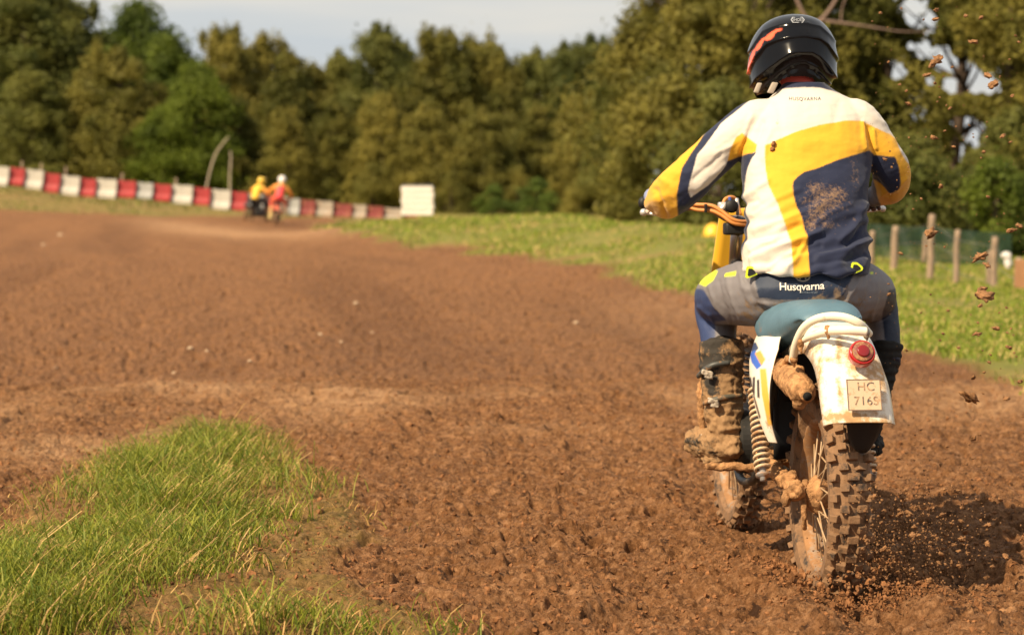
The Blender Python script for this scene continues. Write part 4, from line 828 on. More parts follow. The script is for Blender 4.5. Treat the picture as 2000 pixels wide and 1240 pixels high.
for dy in (0, 10): P('control_cable', tube([(W(1340, 398 + dy * .5, 7.96), .0045), (W(1362, 400 + dy, 7.95), .0062), (W(1390, 402 + dy, 7.94), .0066), (W(1410, 413 + dy * .8, 7.93), .0066), (W(1430, 428 + dy * .7, 7.92), .0064), (W(1450, 433 + dy * .6, 7.93), .006), (W(1475, 430 + dy, 7.97), .005)], 8, 5), ORC, bike)
P('cable_clip', join(*[boxv(W(a, b_, 7.935), RT, FW, Vector((0, 0, 1)), .0035, .010, .014, .001) for a, b_ in ((1378, 407), (1420, 424))]), BLK, bike)
P('cable_loop', tube([(W(1412, 402, 8.03), .006), (W(1416, 390, 8.04), .006), (W(1428, 385, 8.05), .006), (W(1438, 392, 8.06), .006), (W(1446, 420, 8.05), .006)], 8, 5), ORC, bike)
SIL = mat('silver_clamp', (.62, .58, .54), .35, metal=.5)
P('bar_clamp', join(boxv(W(1411, 407, 7.97), RT, FW, Vector((0, 0, 1)), .014, .018, .020, .006), tube([(W(1404, 414, 7.955), .010), (W(1418, 400, 7.955), .012)], 10, 2), tube([(W(1439, 388, 8.0), .006), (W(1441, 420, 8.0), .006)], 8, 1)), SIL, bike)
ga = disc(W(1429, 403, 7.95), -FW, RT, Vector((0, 0, 1)), [(.021, -.03), (.022, .004), (.018, .010)], 28)
P('gauge', ga, BLK, bike); P('gauge_bracket', join(boxv(W(1425, 399, 7.955), RT, FW, Vector((0, 0, 1)), .003, .012, .024, .001)), mat('blue_bracket', (.05, .09, .35), .4), bike)
P('steering_box', boxv(W(1432, 447, 7.96), RT, FW, Vector((0, 0, 1)), .030, .03, .020, .008), BLK, bike)
P('grip', join(tube([(W(1256, 396, 8.02), .017), (W(1330, 403, 7.98), .016)], 14, 2), ellip(W(1256, 396, 8.02), (.016, .016, .02))), BLK, bike); P('grip', tube([(W(1668, 394, 7.94), .016), (W(1722, 391, 7.96), .017)], 14, 2), BLK, bike)
P('clutch_lever', join(tube([(W(1335, 410, 8.0), .006), (W(1300, 420, 8.09), .006), (W(1262, 416, 8.12), .006)], 8, 4), ellip(W(1257, 415, 8.12), (.0125, .0125, .0125))), SIL, bike)
P('brake_hand_lever', join(tube([(W(1655, 405, 7.98), .006), (W(1690, 412, 8.07), .006), (W(1722, 408, 8.1), .006)], 8, 4), ellip(W(1724, 408, 8.1), (.011, .011, .011))), SIL, bike)

# ================================================================== the rider
rider = empty('person', W(1575, 600, 7.4), 'rider in a yellow, white and navy jersey and black helmet astride the muddy motorcycle', 'person')
SKIN = mat('skin', (.50, .24, .16), .5)
def ring(y, xl, xr, d, hd, flat=2.3, n_=40):
    l_, r_ = W(xl, y, d), W(xr, y, d); c = (l_ + r_) / 2; hw_ = (r_ - l_).length / 2; o = []
    for j in range(n_):
        a = 2 * math.pi * j / n_; cx, sx = math.cos(a), math.sin(a); e = 2 / flat
        o.append(c + RT * hw_ * math.copysign(abs(cx) ** e, cx) + FW * hd * math.copysign(abs(sx) ** e, sx))
    return o
TS = [(536, 1452, 1694, 7.43, .158), (528, 1448, 1697, 7.43, .160), (510, 1447, 1698, 7.44, .155), (480, 1449, 1697, 7.46, .14), (440, 1455, 1694, 7.48, .135), (400, 1454, 1694, 7.50, .135), (360, 1450, 1697, 7.52, .135), (320, 1446, 1702, 7.55, .135),
      (285, 1447, 1706, 7.57, .135), (250, 1453, 1704, 7.59, .13), (225, 1466, 1696, 7.60, .12), (205, 1485, 1680, 7.61, .105), (190, 1503, 1655, 7.62, .09), (178, 1518, 1630, 7.63, .079), (168, 1528, 1618, 7.635, .075), (163, 1531, 1614, 7.637, .073)]
tors = loft([ring(*q) for q in TS])
def limb(lst, n_=20): return tube([(W(a, b_, d), rpx(r_, d)) for a, b_, d, r_ in lst], n_, 6)
armL = limb([(1520, 240, 7.60, 44), (1478, 240, 7.59, 45), (1430, 272, 7.58, 43), (1375, 320, 7.58, 42), (1328, 366, 7.60, 44), (1306, 386, 7.69, 41), (1292, 393, 7.82, 32), (1281, 396, 7.95, 22)])
armR = limb([(1630, 242, 7.60, 44), (1672, 240, 7.59, 45), (1706, 280, 7.58, 38), (1738, 326, 7.60, 37), (1740, 356, 7.68, 37), (1730, 372, 7.80, 29), (1708, 386, 7.93, 21)])
V, Fc, nn = remesh(join(tors, armL, armR), .0038, 9)
x, y = PX(V)
folds = [([(1470, 505), (1530, 480), (1600, 455)], 7, .006), ([(1480, 515), (1560, 495), (1600, 480)], 6, -.004), ([(1475, 450), (1540, 425), (1600, 400)], 7, .004), ([(1470, 420), (1510, 395), (1560, 370)], 6, .003), ([(1462, 470), (1500, 462), (1560, 440)], 6, -.004), ([(1600, 500), (1650, 490), (1697, 470)], 7, .005), ([(1590, 515), (1650, 508), (1690, 498)], 5, -.003), ([(1590, 440), (1620, 415), (1660, 400)], 6, .004),
         ([(1470, 490), (1490, 478), (1510, 472)], 5, .004), ([(1452, 385), (1475, 372), (1500, 352)], 6, .004), ([(1455, 400), (1480, 392)], 5, -.003), ([(1640, 470), (1670, 440), (1690, 400)], 7, .005), ([(1655, 480), (1685, 440)], 5, -.004),
         ([(1684, 240), (1688, 290)], 4, .005), ([(1695, 250), (1700, 285)], 4, -.004), ([(1705, 255), (1712, 290)], 4, .004), ([(1690, 215), (1730, 245), (1760, 280)], 5, .003), ([(1470, 300), (1478, 265), (1490, 240)], 6, -.005), ([(1490, 310), (1497, 275), (1505, 255)], 6, .003), ([(1440, 300), (1455, 262), (1470, 225)], 5, .003), ([(1400, 300), (1430, 285), (1450, 270)], 6, .003), ([(1360, 370), (1385, 345), (1415, 322)], 6, .004), ([(1355, 350), (1385, 325), (1410, 300)], 5, -.003),
         ([(1290, 350), (1310, 360), (1325, 400)], 6, .003), ([(1280, 370), (1292, 395), (1300, 420)], 5, -.004), ([(1725, 380), (1750, 372), (1768, 350)], 5, .004), ([(1712, 350), (1735, 380)], 5, -.004), ([(1540, 525), (1560, 500), (1575, 470)], 5, .004), ([(1500, 522), (1520, 505), (1550, 490)], 5, .003), ([(1520, 200), (1525, 240), (1530, 280)], 9, -.002), ([(1640, 200), (1630, 240)], 9, -.002)]
dsp = np.zeros(len(V))
for pts, wd_, am in folds: dsp += am * seg_fold(x + 3 * noise2(x * .05, y * .05, 1), y, pts, wd_)
dsp += .0022 * fbm(V * np.array([9, 9, 16]), 3) + .0016 * np.sin((y * .5 + x * .28) * .33 + 2 * noise2(x * .02, y * .02, 5)) * np.clip((y - 330) / 80, 0, 1)
# gathered hem
dsp += .0020 * np.sin(x * .09 + 1.5 * np.sin(x * .03)) * np.clip((y - 490) / 30, 0, 1)
dsp *= 1.35 + .9 * np.clip((y - 380) / 80, 0, 1)
V2 = V + nn * dsp[:, None]
WH = (.60, .54, .465); YL = (.70, .36, .025); NV = (.014, .019, .048)
ynavy = [(1697, 294), (1635, 313), (1593, 330), (1572, 336), (1559, 344), (1550, 354), (1548, 364), (1549, 375), (1553, 395), (1565, 423), (1573, 451), (1579, 488), (1583, 560), (1720, 560), (1720, 400), (1704, 350), (1738, 378), (1755, 368), (1759, 350), (1756, 325), (1748, 307), (1708, 303)]
jl = [([(1700, 296), (1765, 300), (1800, 290), (1800, 440), (1695, 440), (1695, 380), (1703, 340)], YL),
      ([(1495, 285), (1522, 271), (1562, 255), (1601, 244), (1652, 236), (1680, 236), (1703, 246), (1737, 262), (1755, 279), (1775, 310), (1748, 307), (1708, 302), (1697, 294), (1635, 313), (1593, 330), (1559, 344), (1548, 361), (1549, 375), (1553, 395), (1565, 423), (1573, 451), (1579, 488), (1583, 560), (1550, 560), (1547, 490), (1545, 474), (1534, 440), (1519, 398), (1502, 364), (1495, 330)], YL),
      (ynavy, NV), ([(1752, 278), (1768, 280), (1779, 305), (1784, 330), (1772, 318), (1758, 296)], WH),
      ([(1470, 186), (1430, 203), (1392, 238), (1367, 275), (1333, 327), (1327, 350), (1322, 381), (1325, 440), (1240, 440), (1240, 320), (1370, 200)], YL),
      ([(1474, 186), (1466, 196), (1438, 217), (1409, 240), (1392, 265), (1361, 305), (1349, 350), (1344, 372), (1349, 386), (1380, 364), (1400, 345), (1421, 316), (1446, 306), (1470, 297), (1444, 330), (1396, 385), (1350, 425), (1325, 440), (1322, 381), (1327, 350), (1333, 327), (1367, 275), (1392, 240), (1412, 222), (1456, 196)], NV),
      ([(1449, 260), (1477, 282), (1474, 296), (1446, 306), (1421, 316), (1426, 291), (1438, 268)], YL),
      ([(1476, 296), (1460, 330), (1453, 358), (1457, 400), (1463, 434), (1455, 474), (1446, 502), (1420, 502), (1420, 316), (1446, 306)], NV),
      ([(1510, 178), (1535, 173), (1570, 171), (1600, 172), (1640, 182), (1640, 150), (1500, 150)], NV)]
jy = P('jersey', (V2, Fc), mat('jersey_cloth', WH, .75, attr=True, mudattr=True, bump=.0012, bs=55, ms=95, mlo=.68, mhi=.98, mudcol=(.30, .18, .10), sheen=.15, spec=.25), rider)
setcol(jy.data, paint(V, WH, jl))
mk = spots(V, [(1592, 366, 20, 16, .20), (1612, 392, 30, 20, .20), (1596, 418, 18, 16, .20), (1580, 442, 12, 16, .22), (1630, 372, 14, 12, .14), (1568, 395, 10, 14, .12), (1645, 385, 18, 25, .14), (1672, 345, 12, 30, .17), (1665, 310, 12, 25, .1), (1600, 410, 60, 60, .07), (1518, 240, 5, 10, .30), (1473, 212, 8, 14, .14), (1515, 460, 22, 14, .12), (1690, 490, 6, 8, .2), (1668, 430, 3, 5, .3), (1620, 440, 25, 8, .18), (1620, 400, 90, 100, .07)], -.03)
setf(jy.data, mk, 'mud')
BVJ = BVHTree.FromPolygons([tuple(q) for q in V2], [tuple(q) for q in Fc]); EYE = Vector((0, 0, CH))
def cast(bv, px_, py_, off=.002):
    dr = (W(px_, py_, 7) - EYE).normalized(); h = bv.ray_cast(EYE, dr)
    if h[0] is None: return None
    return h[0] - dr * off
def decal(name, vf2, bv, mt, par, off=.002, dflt=7.3):
    V = []
    for q in vf2[0]:
        h = cast(bv, q[0], q[1], off); V.append(h if h is not None else W(q[0], q[1], dflt))
    return P(name, (V, vf2[1]), mt, par, smooth=False)
def text2(s, cx, cy, size, spacing=1.0, bend=0.0, bold=0.0, rot=0.0):
    V, Fc = text_mesh(s, size, spacing, bold); o = []
    for q in V:
        a, b_ = q.x, q.y; b_ -= bend * a * a; ca, sa = math.cos(rot), math.sin(rot); o.append((cx + a * ca - b_ * sa, cy - (a * sa + b_ * ca)))
    return o, Fc
INK = mat('navy_print', (.05, .05, .07), .7)
decal('lettering', text2('HUSQVARNA', 1572, 194, 9.5, 1.15, -.0012), BVJ, INK, jy, .0015)
# clods sticking to the jersey
c_ = cast(BVJ, 1510, 286, .0); P('mud_clod', lumpy(join(ellip(c_ + Vector((.001, -.004, .007)), (.007, .008, .009)), ellip(c_ + Vector((-.002, -.004, -.009)), (.008, .008, .008))), .0025, .003, 140), CLOD, jy)
# --- neck and body inside the clothes, one continuous surface
V, Fc, nn = remesh(join(tube([(W(1560, 120, 7.70), .075), (W(1565, 160, 7.67), .058), (W(1570, 180, 7.64), .060), (W(1575, 230, 7.60), .10)], 20, 5), tube([(W(1575, 230, 7.60), .10), (W(1575, 400, 7.5), .11), (W(1570, 540, 7.43), .11)], 16, 4), tube([(W(1500, 245, 7.60), .05), (W(1650, 245, 7.6), .05)], 12, 3), ellip(W(1548, 105, 7.70), (.075, .095, .11))), .009, 3)
P('body', (V, Fc), SKIN, rider)
P('neck_warmer', tube([(W(1563, 148, 7.665), .064), (W(1566, 162, 7.645), .064), (W(1570, 176, 7.635), .064)], 28, 3), mat('red_cloth', (.52, .075, .05), .8, bump=.002, bs=50), rider)
# --- helmet
HS = [(29.5, 1546, 1554), (31, 1533, 1570), (35, 1517, 1585), (42, 1502, 1599), (52, 1489, 1610), (66, 1478, 1620), (84, 1469, 1627), (104, 1465, 1631), (126, 1464.5, 1632), (146, 1466, 1630), (164, 1470, 1627), (178, 1474, 1623), (190, 1480, 1616)]
hq = catmull([np.array(q, float) for q in HS], 10); rr2 = []
for yy, xl, xr in hq:
    d = 7.70; l_, r_ = W(xl, yy, d), W(xr, yy, d); c = (l_ + r_) / 2; hw_ = (r_ - l_).length / 2; t = (yy - 30) / 160; fd = hw_ * 1.22; row = []
    for j in range(180):
        a = 2 * math.pi * j / 180; sx = math.sin(a); row.append(c + RT * hw_ * math.cos(a) + FW * (fd * sx + (.02 if sx > 0 else 0) * t))
    rr2.append(row)
V, Fc = loft(rr2, False); V = np.array([tuple(q) for q in V]); Fc = np.array(Fc); cen = np.array(W(1548, 105, 7.70)); nn = V - cen; nn /= np.linalg.norm(nn, axis=1)[:, None]
x, y = PX(V); back = V[:, 1] < 7.76
cA = [(1440, 130), (1470, 95), (1491, 64), (1510, 56), (1527, 51), (1550, 48), (1571, 48), (1600, 54), (1620, 72), (1650, 110)]; cB = [(1455, 165), (1466, 135), (1475, 114), (1498, 88), (1518, 80), (1539, 75), (1571, 72), (1600, 77), (1615, 88), (1630, 110), (1650, 150)]
cC = [(1455, 185), (1468, 170), (1479, 153), (1504, 133), (1525, 117), (1542, 107), (1556, 103), (1585, 103), (1600, 112), (1614, 127), (1630, 150), (1650, 180)]
cD = [(1450, 205), (1475, 190), (1490, 176), (1500, 166), (1520, 145), (1545, 128), (1556, 124), (1575, 123), (1600, 135), (1620, 160), (1650, 200)]
dsp = np.zeros(len(V))
for cv, am, wd_ in ((cA, .0055, 12), (cB, .0080, 14), (cC, .0100, 15), (cD, .006, 10)):
    yc = np.interp(x, [q[0] for q in cv], [q[1] for q in cv]); t = yc - y; dsp += am * np.where(t > 0, np.exp(-t / wd_), np.exp(t / 2.6)) * back
yc = np.interp(x, [q[0] for q in cC], [q[1] for q in cC]); dsp -= .012 * np.clip((y - yc) / 20, 0, 1) * back
for vx in (1531, 1549, 1588, 1602): dsp -= .006 * np.exp(-((x - vx) / 5) ** 2 - ((y - 135 - .012 * (x - 1567) ** 2) / 4.5) ** 2) * back
for vx in (1563, 1577): dsp += .0018 * np.exp(-((x - vx) / 1.6) ** 2) * ((y > 46) & (y < 68)) * back
V2h = V + nn * dsp[:, None]
arch_y = np.interp(x, [1494, 1503, 1518, 1535, 1550, 1570, 1588, 1602, 1612], [190, 178, 166, 157, 153.5, 153, 158, 170, 190]); kill = (y > arch_y) & back & (x > 1494) & (x < 1612)
Fk = Fc[~kill[Fc].any(1)]
hb = P('helmet', (V2h, Fk), mat('gloss_black_helmet', (.004, .004, .005), .14, attr=True, coat=.0, spec=.22), rider)
z2 = lambda pts: [(1440 + a / 6.89, 20 + b_ / 6.89) for a, b_ in pts]
ORG_R = (.80, .13, .06)
hc = paint(V, (.004, .004, .005), [(z2([(610, 258), (540, 262), (470, 298), (440, 322), (408, 345), (384, 415), (425, 420), (468, 400), (496, 362), (512, 322), (545, 296), (590, 285)]), ORG_R), (z2([(405, 358), (340, 390), (300, 440), (258, 500), (265, 548), (290, 545), (325, 515), (345, 465), (362, 420), (396, 385)]), ORG_R), (z2([(262, 505), (215, 555), (175, 640), (145, 760), (140, 870), (172, 850), (190, 760), (222, 680), (250, 610), (258, 560)]), ORG_R)])
setcol(hb.data, hc); 
BVH_ = BVHTree.FromPolygons([tuple(q) for q in V2h], [tuple(q) for q in Fk])
SLV = mat('silver_badge', (.55, .54, .52), .3, metal=.6)
bo = z2([(740, 95), (880, 95), (908, 133), (880, 172), (745, 172), (718, 133)]); bi = z2([(752, 104), (872, 104), (893, 133), (872, 163), (755, 163), (734, 133)])
decal('badge', (bo + bi, [(i, (i + 1) % 6, 6 + (i + 1) % 6, 6 + i) for i in range(6)]), BVH_, SLV, hb, .0016)
decal('badge_lettering', text2('SHOEI', 1558, 39.4, 7.5, .95), BVH_, SLV, hb, .0018)
PAD = mat('cheek_pad', (.36, .30, .24), .8)
for a, b_, dd_, hx_, hz_, tl_ in ((1480, 172, 7.60, .0075, .0165, .42), (1509, 172, 7.585, .0095, .0185, .50), (1609, 171, 7.60, .008, .016, -.42)):
    ax_ = (RT - Vector((0, 0, tl_ * .3))).normalized(); az_ = (Vector((0, 0, 1)) + RT * tl_).normalized(); P('helmet_pad', boxv(W(a, b_, dd_), ax_, FW, az_, hx_, .008, hz_, .004), PAD, hb)
# --- trousers
hipL = limb([(1560, 572, 7.42, 62), (1505, 572, 7.43, 66), (1458, 573, 7.52, 64), (1414, 580, 7.68, 55), (1399, 588, 7.84, 43), (1397, 614, 7.82, 39), (1402, 650, 7.76, 36), (1408, 700, 7.71, 34)])
hipR = limb([(1590, 572, 7.42, 62), (1640, 570, 7.43, 66), (1678, 568, 7.52, 58), (1698, 576, 7.68, 52), (1712, 588, 7.84, 40), (1722, 620, 7.82, 34), (1728, 665, 7.76, 31), (1731, 710, 7.72, 28)])
pel = loft([ring(510, 1466, 1684, 7.43, .10), ring(530, 1458, 1690, 7.43, .122), ring(560, 1440, 1705, 7.43, .145), ring(590, 1450, 1695, 7.43, .14), ring(615, 1490, 1660, 7.43, .11)])
V, Fc, nn = remesh(join(hipL, hipR, pel), .0052, 7)
x, y = PX(V); dsp = .002 * fbm(V * np.array([12, 12, 12]), 3)
for pts, wd_, am in [([(1440, 515), (1450, 560), (1480, 620)], 5, .004), ([(1455, 540), (1475, 590), (1510, 625)], 4, -.004), ([(1420, 540), (1430, 590), (1450, 625)], 4, .004), ([(1405, 550), (1412, 590), (1430, 625)], 4, -.003), ([(1470, 545), (1490, 590), (1530, 615)], 4, .004), ([(1385, 560), (1400, 600), (1425, 628)], 4, .004), ([(1685, 520), (1672, 560), (1650, 600)], 4, .004), ([(1700, 530), (1695, 580), (1670, 615)], 5, -.004), ([(1660, 545), (1645, 575), (1610, 600)], 4, .003), ([(1715, 545), (1712, 590), (1700, 625)], 4, .003), ([(1480, 585), (1560, 597), (1650, 583)], 4, -.003), ([(1365, 600), (1385, 615), (1400, 640)], 4, .004), ([(1370, 625), (1385, 640)], 4, -.003)]: dsp += am * seg_fold(x + 3 * noise2(x * .06, y * .06, 2), y, pts, wd_)
V2p = V + nn * dsp[:, None]; GP = (.170, .155, .160); NP = (.018, .028, .055); NE = (.60, .68, .04); BLP = (.028, .045, .12)
pj = P('trousers', (V2p, Fc), mat('trouser_cloth', GP, .6, attr=True, mudattr=True, bump=.0008, bs=70, ms=26, mudcol=(.21, .14, .085), spec=.35), rider)
setcol(pj.data, paint(V, GP, [([(1460, 505), (1474, 522), (1476, 553), (1483, 581), (1520, 586), (1600, 586), (1646, 578), (1663, 545), (1678, 512), (1678, 490), (1460, 490)], NP), ([(1340, 560), (1374, 566), (1392, 596), (1420, 624), (1400, 630), (1397, 665), (1440, 665), (1440, 700), (1340, 700)], BLP),
    ([(1397, 627), (1425, 632), (1450, 640), (1450, 665), (1397, 664)], GP), ([(1736, 566), (1770, 560), (1775, 720), (1732, 720), (1728, 660), (1722, 620)], (.012, .017, .035)), ([(1368, 528), (1392, 522), (1402, 530), (1393, 548), (1378, 560), (1366, 555)], NE), ([(1417, 534), (1438, 530), (1437, 538), (1416, 542)], NE), ([(1701, 530), (1706, 530), (1706, 535), (1702, 535)], NE)]))
setf(pj.data, spots(V, [(1560, 592, 90, 14, .24), (1640, 575, 40, 22, .17), (1480, 615, 40, 20, .20), (1440, 620, 30, 14, .1), (1610, 560, 60, 20, .14), (1690, 600, 34, 30, .20), (1450, 600, 40, 40, .08)], .03), 'mud')
BVP = BVHTree.FromPolygons([tuple(q) for q in V2p], [tuple(q) for q in Fc])
WTX = mat('white_print', (.78, .70, .60), .6)
decal('lettering', text2('Husqvarna', 1566, 560.5, 21, .98, -.0008, .22, R(1.5)), BVP, WTX, pj, .0022)
# gunsight shaped emblem, its upper half under the hem, and the fine line below the word
em = []; ef = []
for i in range(13):
    a = math.pi * (1.02 + .0) + math.pi * (i / 12) * .96; c, s = math.cos(a), math.sin(a); em += [(1568 + 15 * c, 540 - 10.5 * s), (1568 + 12 * c, 540 - 8 * s)]
for i in range(12): ef.append((2 * i, 2 * i + 2, 2 * i + 3, 2 * i + 1))
k0 = len(em)
for (a, b_, c, d_) in ((1561, 533, 1564, 546), (1572, 533, 1575, 546), (1564, 539, 1572, 541.5)):
    k0 = len(em); em += [(a, b_), (c, b_), (c, d_), (a, d_)]; ef.append((k0, k0 + 1, k0 + 2, k0 + 3))
decal('emblem', (em, ef), BVP, mat('grey_print', (.30, .27, .24), .6), pj, .0022)
decal('fine_print', text2('MOTORCYCLES', 1579, 571.5, 4.6, 1.1, 0, .0, 0), BVP, mat('dim_print', (.22, .25, .28), .6), pj, .0022)
NEO = mat('neon_yellow', (.62, .72, .03), .4); 
for cx, cy, rt_ in ((1468, 532, .0), (1673, 524, .1)):
    def tri(s): return [(cx + s * 13 * a, cy + s * 12 * b_) for a, b_ in ((-.95, .75), (-.7, .98), (.0, .75), (.85, .35), (.98, 0), (.85, -.3), (.1, -.95), (-.6, -.98), (-.8, -.7))]
    hits = [h for h in (cast(BVP, cx, cy, .0), cast(BVJ, cx, cy - 6, .0)) if h is not None]
    dd_ = min(h.y for h in hits) - .010
    V = [W(a, b_, dd_) for a, b_ in tri(1.0)] + [W(a, b_, dd_ + .012) for a, b_ in tri(1.02)]; n9 = 9
    tg_ = P('belt_buckle', (V, [tuple(range(9)), tuple(reversed(range(9, 18)))] + [(i, (i + 1) % 9, 9 + (i + 1) % 9, 9 + i) for i in range(9)]), NEO, rider, smooth=False)
    V = [W(a, b_, dd_ - .002) for a, b_ in tri(.62)]; V += [W(a, b_, dd_ + .004) for a, b_ in tri(.62)]
    P('buckle_centre', (V, [tuple(range(9)), tuple(reversed(range(9, 18)))] + [(i, (i + 1) % 9, 9 + (i + 1) % 9, 9 + i) for i in range(9)]), BLK, tg_, smooth=False)
# --- boots
def boot(side):
    if side < 0:
        sh = limb([(1409, 668, 7.70, 44), (1410, 700, 7.69, 43), (1410, 750, 7.67, 41), (1413, 800, 7.65, 37), (1417, 835, 7.64, 33), (1422, 862, 7.64, 33)])
        ft = [limb([(1430, 872, 7.62, 26), (1404, 868, 7.65, 31), (1376, 863, 7.70, 30), (1358, 862, 7.75, 27)]), ellip(W(1430, 872, 7.61), (.036, .05, .038)), boxv(W(1400, 897, 7.68), RT, FW, Vector((0, 0, 1)), .050, .06, .006, .003)]
    else:
        sh = limb([(1732, 672, 7.74, 32), (1729, 700, 7.73, 30), (1716, 750, 7.71, 28), (1702, 800, 7.69, 26), (1696, 850, 7.68, 25)]); ft = [limb([(1694, 866, 7.64, 22), (1700, 868, 7.72, 24), (1704, 868, 7.84, 20)])]
    V, Fc, nn = remesh(join(sh, *ft), .0042, 3); x, y = PX(V)
    rib = .0018 * np.sin(y * .40 + 2.4 * noise2(x * .06, y * .05, 3)) * np.clip((x - 1408) / 20, 0, 1) * np.clip((y - 690) / 30, 0, 1) if side < 0 else .002 * np.sin(y * .4)
    low = np.clip((y - 700) / 120, 0, 1); ds_ = rib + fbm(V * 34, 4) * (.003 + .0055 * low) + .004 * np.clip(noise3(V * 60), 0, 1) * low
    if side < 0:
        for pts, wd_, am in [([(1368, 690), (1452, 688)], 5, .004), ([(1366, 715), (1400, 722), (1455, 700)], 4, .005), ([(1385, 722), (1395, 770), (1400, 800)], 6, .006), ([(1410, 840), (1450, 834)], 5, .006), ([(1372, 800), (1376, 830), (1385, 860)], 5, .005)]: ds_ += am * seg_fold(x, y, pts, wd_)
    o = P('boot', (V + nn * ds_[:, None], Fc), mat('muddy_boot' if side < 0 else 'shaded_boot', (0, 0, 0), .8, spec=.2, attr=True, mudattr=True, ms=24, bump=.0015, bs=90, mudcol=(.30, .175, .085)), rider)
    setcol(o.data, np.tile((.040, .034, .028) if side < 0 else (.02, .018, .016), (len(V), 1)))  # right boot: its shade is put into a darker base colour
    setf(o.data, (.19 + .20 * np.clip((y - 690) / 90, 0, 1) + .12 * np.clip((x - 1400) / 40, 0, 1)) - .22 * np.exp(-((x - 1388) / 9) ** 2 - ((y - 748) / 26) ** 2) - .16 * np.exp(-((x - 1360) / 18) ** 2 - ((y - 862) / 14) ** 2) if side < 0 else .10 + 0 * x, 'mud'); return o
bl = boot(-1); br = boot(1)
BK = mat('buckle_mud', (.45, .38, .30), .45, mudf=.16, ms=50)
def btap(lst, r0): return tube([(W(a, b_, d), r0) for a, b_, d in lst], 8, 5, sx=.45)
P('strap', join(tube([(W(1364, 735, 7.66), .008), (W(1378, 722, 7.615), .010), (W(1396, 712, 7.60), .010), (W(1425, 708, 7.60), .008)], 8, 5)), mat('boot_strap', (.05, .05, .045), .5, mudf=.2), bl)
P('strap', tube([(W(1375, 788, 7.62), .007), (W(1390, 782, 7.595), .009), (W(1415, 776, 7.59), .009), (W(1448, 772, 7.61), .007)], 8, 5), mat('boot_strap_mud', (.08, .07, .05), .6, mudf=.28), bl)
for a, b_, d_ in ((1393, 784, 7.575), (1378, 853, 7.66), (1381, 728, 7.59)):
    P('buckle', lumpy(join(boxv(W(a, b_, d_), (RT + Vector((0, 0, -.25))).normalized(), FW, Vector((0, 0, 1)), .017, .006, .008, .002), boxv(W(a + 3, b_ + 5, d_ + .004), (RT + Vector((0, 0, -.25))).normalized(), FW, Vector((0, 0, 1)), .014, .008, .010, .002)), .003, .003, 90), BK, bl)
P('shin_guard', lumpy(tube([(W(1374, 720, 7.70), .013), (W(1370, 770, 7.69), .014), (W(1370, 815, 7.68), .013), (W(1374, 848, 7.68), .012)], 10, 4), .004, .006, 60), MUDM, bl)
# --- gloves: palm, four fingers curled round the grip and a thumb from the side of the palm
GLV = mat('glove_cloth', (.55, .42, .34), .6, mudf=.14, ms=50); GLR = mat('dark_glove', (.10, .05, .035), .7, mudf=.14)
def glove(cx, cy, d, s, mt):
    g0 = W(cx, cy, d); r_ = RT; up = Vector((0, 0, 1)); parts = [ellip(g0 - FW * .035 + up * .022, (.043, .030, .017)), tube([(g0 - FW * .075 + up * .010, .026), (g0 - FW * .035 + up * .02, .027)], 12, 2)]
    for i, (ln, rr_) in enumerate(((.92, .0095), (1.0, .0100), (.98, .0098), (.82, .0085))):
        o_ = r_ * s * (-.030 + .0205 * i); R0 = .030; pth = []
        for k_ in range(7):
            a = R(100 - 215 * ln * k_ / 6); pth.append((g0 + o_ + FW * (-math.cos(a) * -1 * -R0 if False else R0 * math.cos(a) * 1.0) + up * R0 * math.sin(a), rr_ * (1.05 - .04 * k_)))
        parts.append(tube([(g0 + o_ - FW * .04 + up * .026, rr_ * 1.1)] + pth, 10, 3))
    parts.append(tube([(g0 - r_ * s * .034 - FW * .045 + up * .006, .013), (g0 - r_ * s * .042 - FW * .03 - up * .014, .0115), (g0 - r_ * s * .03 - FW * .008 - up * .028, .0105), (g0 - r_ * s * .015 + FW * .012 - up * .028, .009)], 10, 4))
    V, Fc, nn = remesh(join(*parts), .0028, 1); return P('glove', (V, Fc), mt, rider)
glove(1285, 398, 8.0, -1, GLV); glove(1700, 391, 7.95, 1, GLR)
P('glove_cuff', tube([(W(1272, 382, 7.97), .026), (W(1280, 394, 7.92), .027)], 16, 2), mat('blue_white_cuff', (.25, .28, .42), .6), rider)

# ------------------------------------------------------------------ mud thrown up by the wheel
bmq = bmesh.new(); bmesh.ops.create_icosphere(bmq, subdivisions=3, radius=1); icv = np.array([v.co[:] for v in bmq.verts]); icf = np.array([[v.index for v in f.verts] for f in bmq.faces]); bmq.free()
def clod_mesh(seed):
    r = np.random.RandomState(seed); V = icv.copy(); s = 1 + .6 * noise3(V * 1.3 + seed * 3.1) + .55 * noise3(V * 3.3 + seed) + .35 * noise3(V * 7 + seed); V = V * s[:, None] * np.array([1.15, .9, .8])
    me = rawmesh('clod', V, icf); me.materials.append(CL2); return me
CL2 = mat('flying_soil', (.25, .125, .055), .85, var=.5, vs=1.5, bump=.002, bs=3, spec=.2)
cms = [clod_mesh(i + 1) for i in range(9)]
def clod(px_, py_, size, label, d=None, sq=1.0, group='clods of mud thrown up by the rear wheel', name='mud_clod'):
    o = bpy.data.objects.new(name, rnd.choice(cms)); COL.objects.link(o); d = d or rnd.uniform(6.5, 7.4); o.location = W(px_, py_, d); s = rpx(size, d) * .5
    o.scale = (s, s * rnd.uniform(.6, 1), s * sq * rnd.uniform(.7, 1)); o.rotation_euler = [rnd.uniform(-.5, .5), rnd.uniform(-.6, .6), rnd.uniform(0, 6.28)]; tag(o, label, 'mud clod', group)
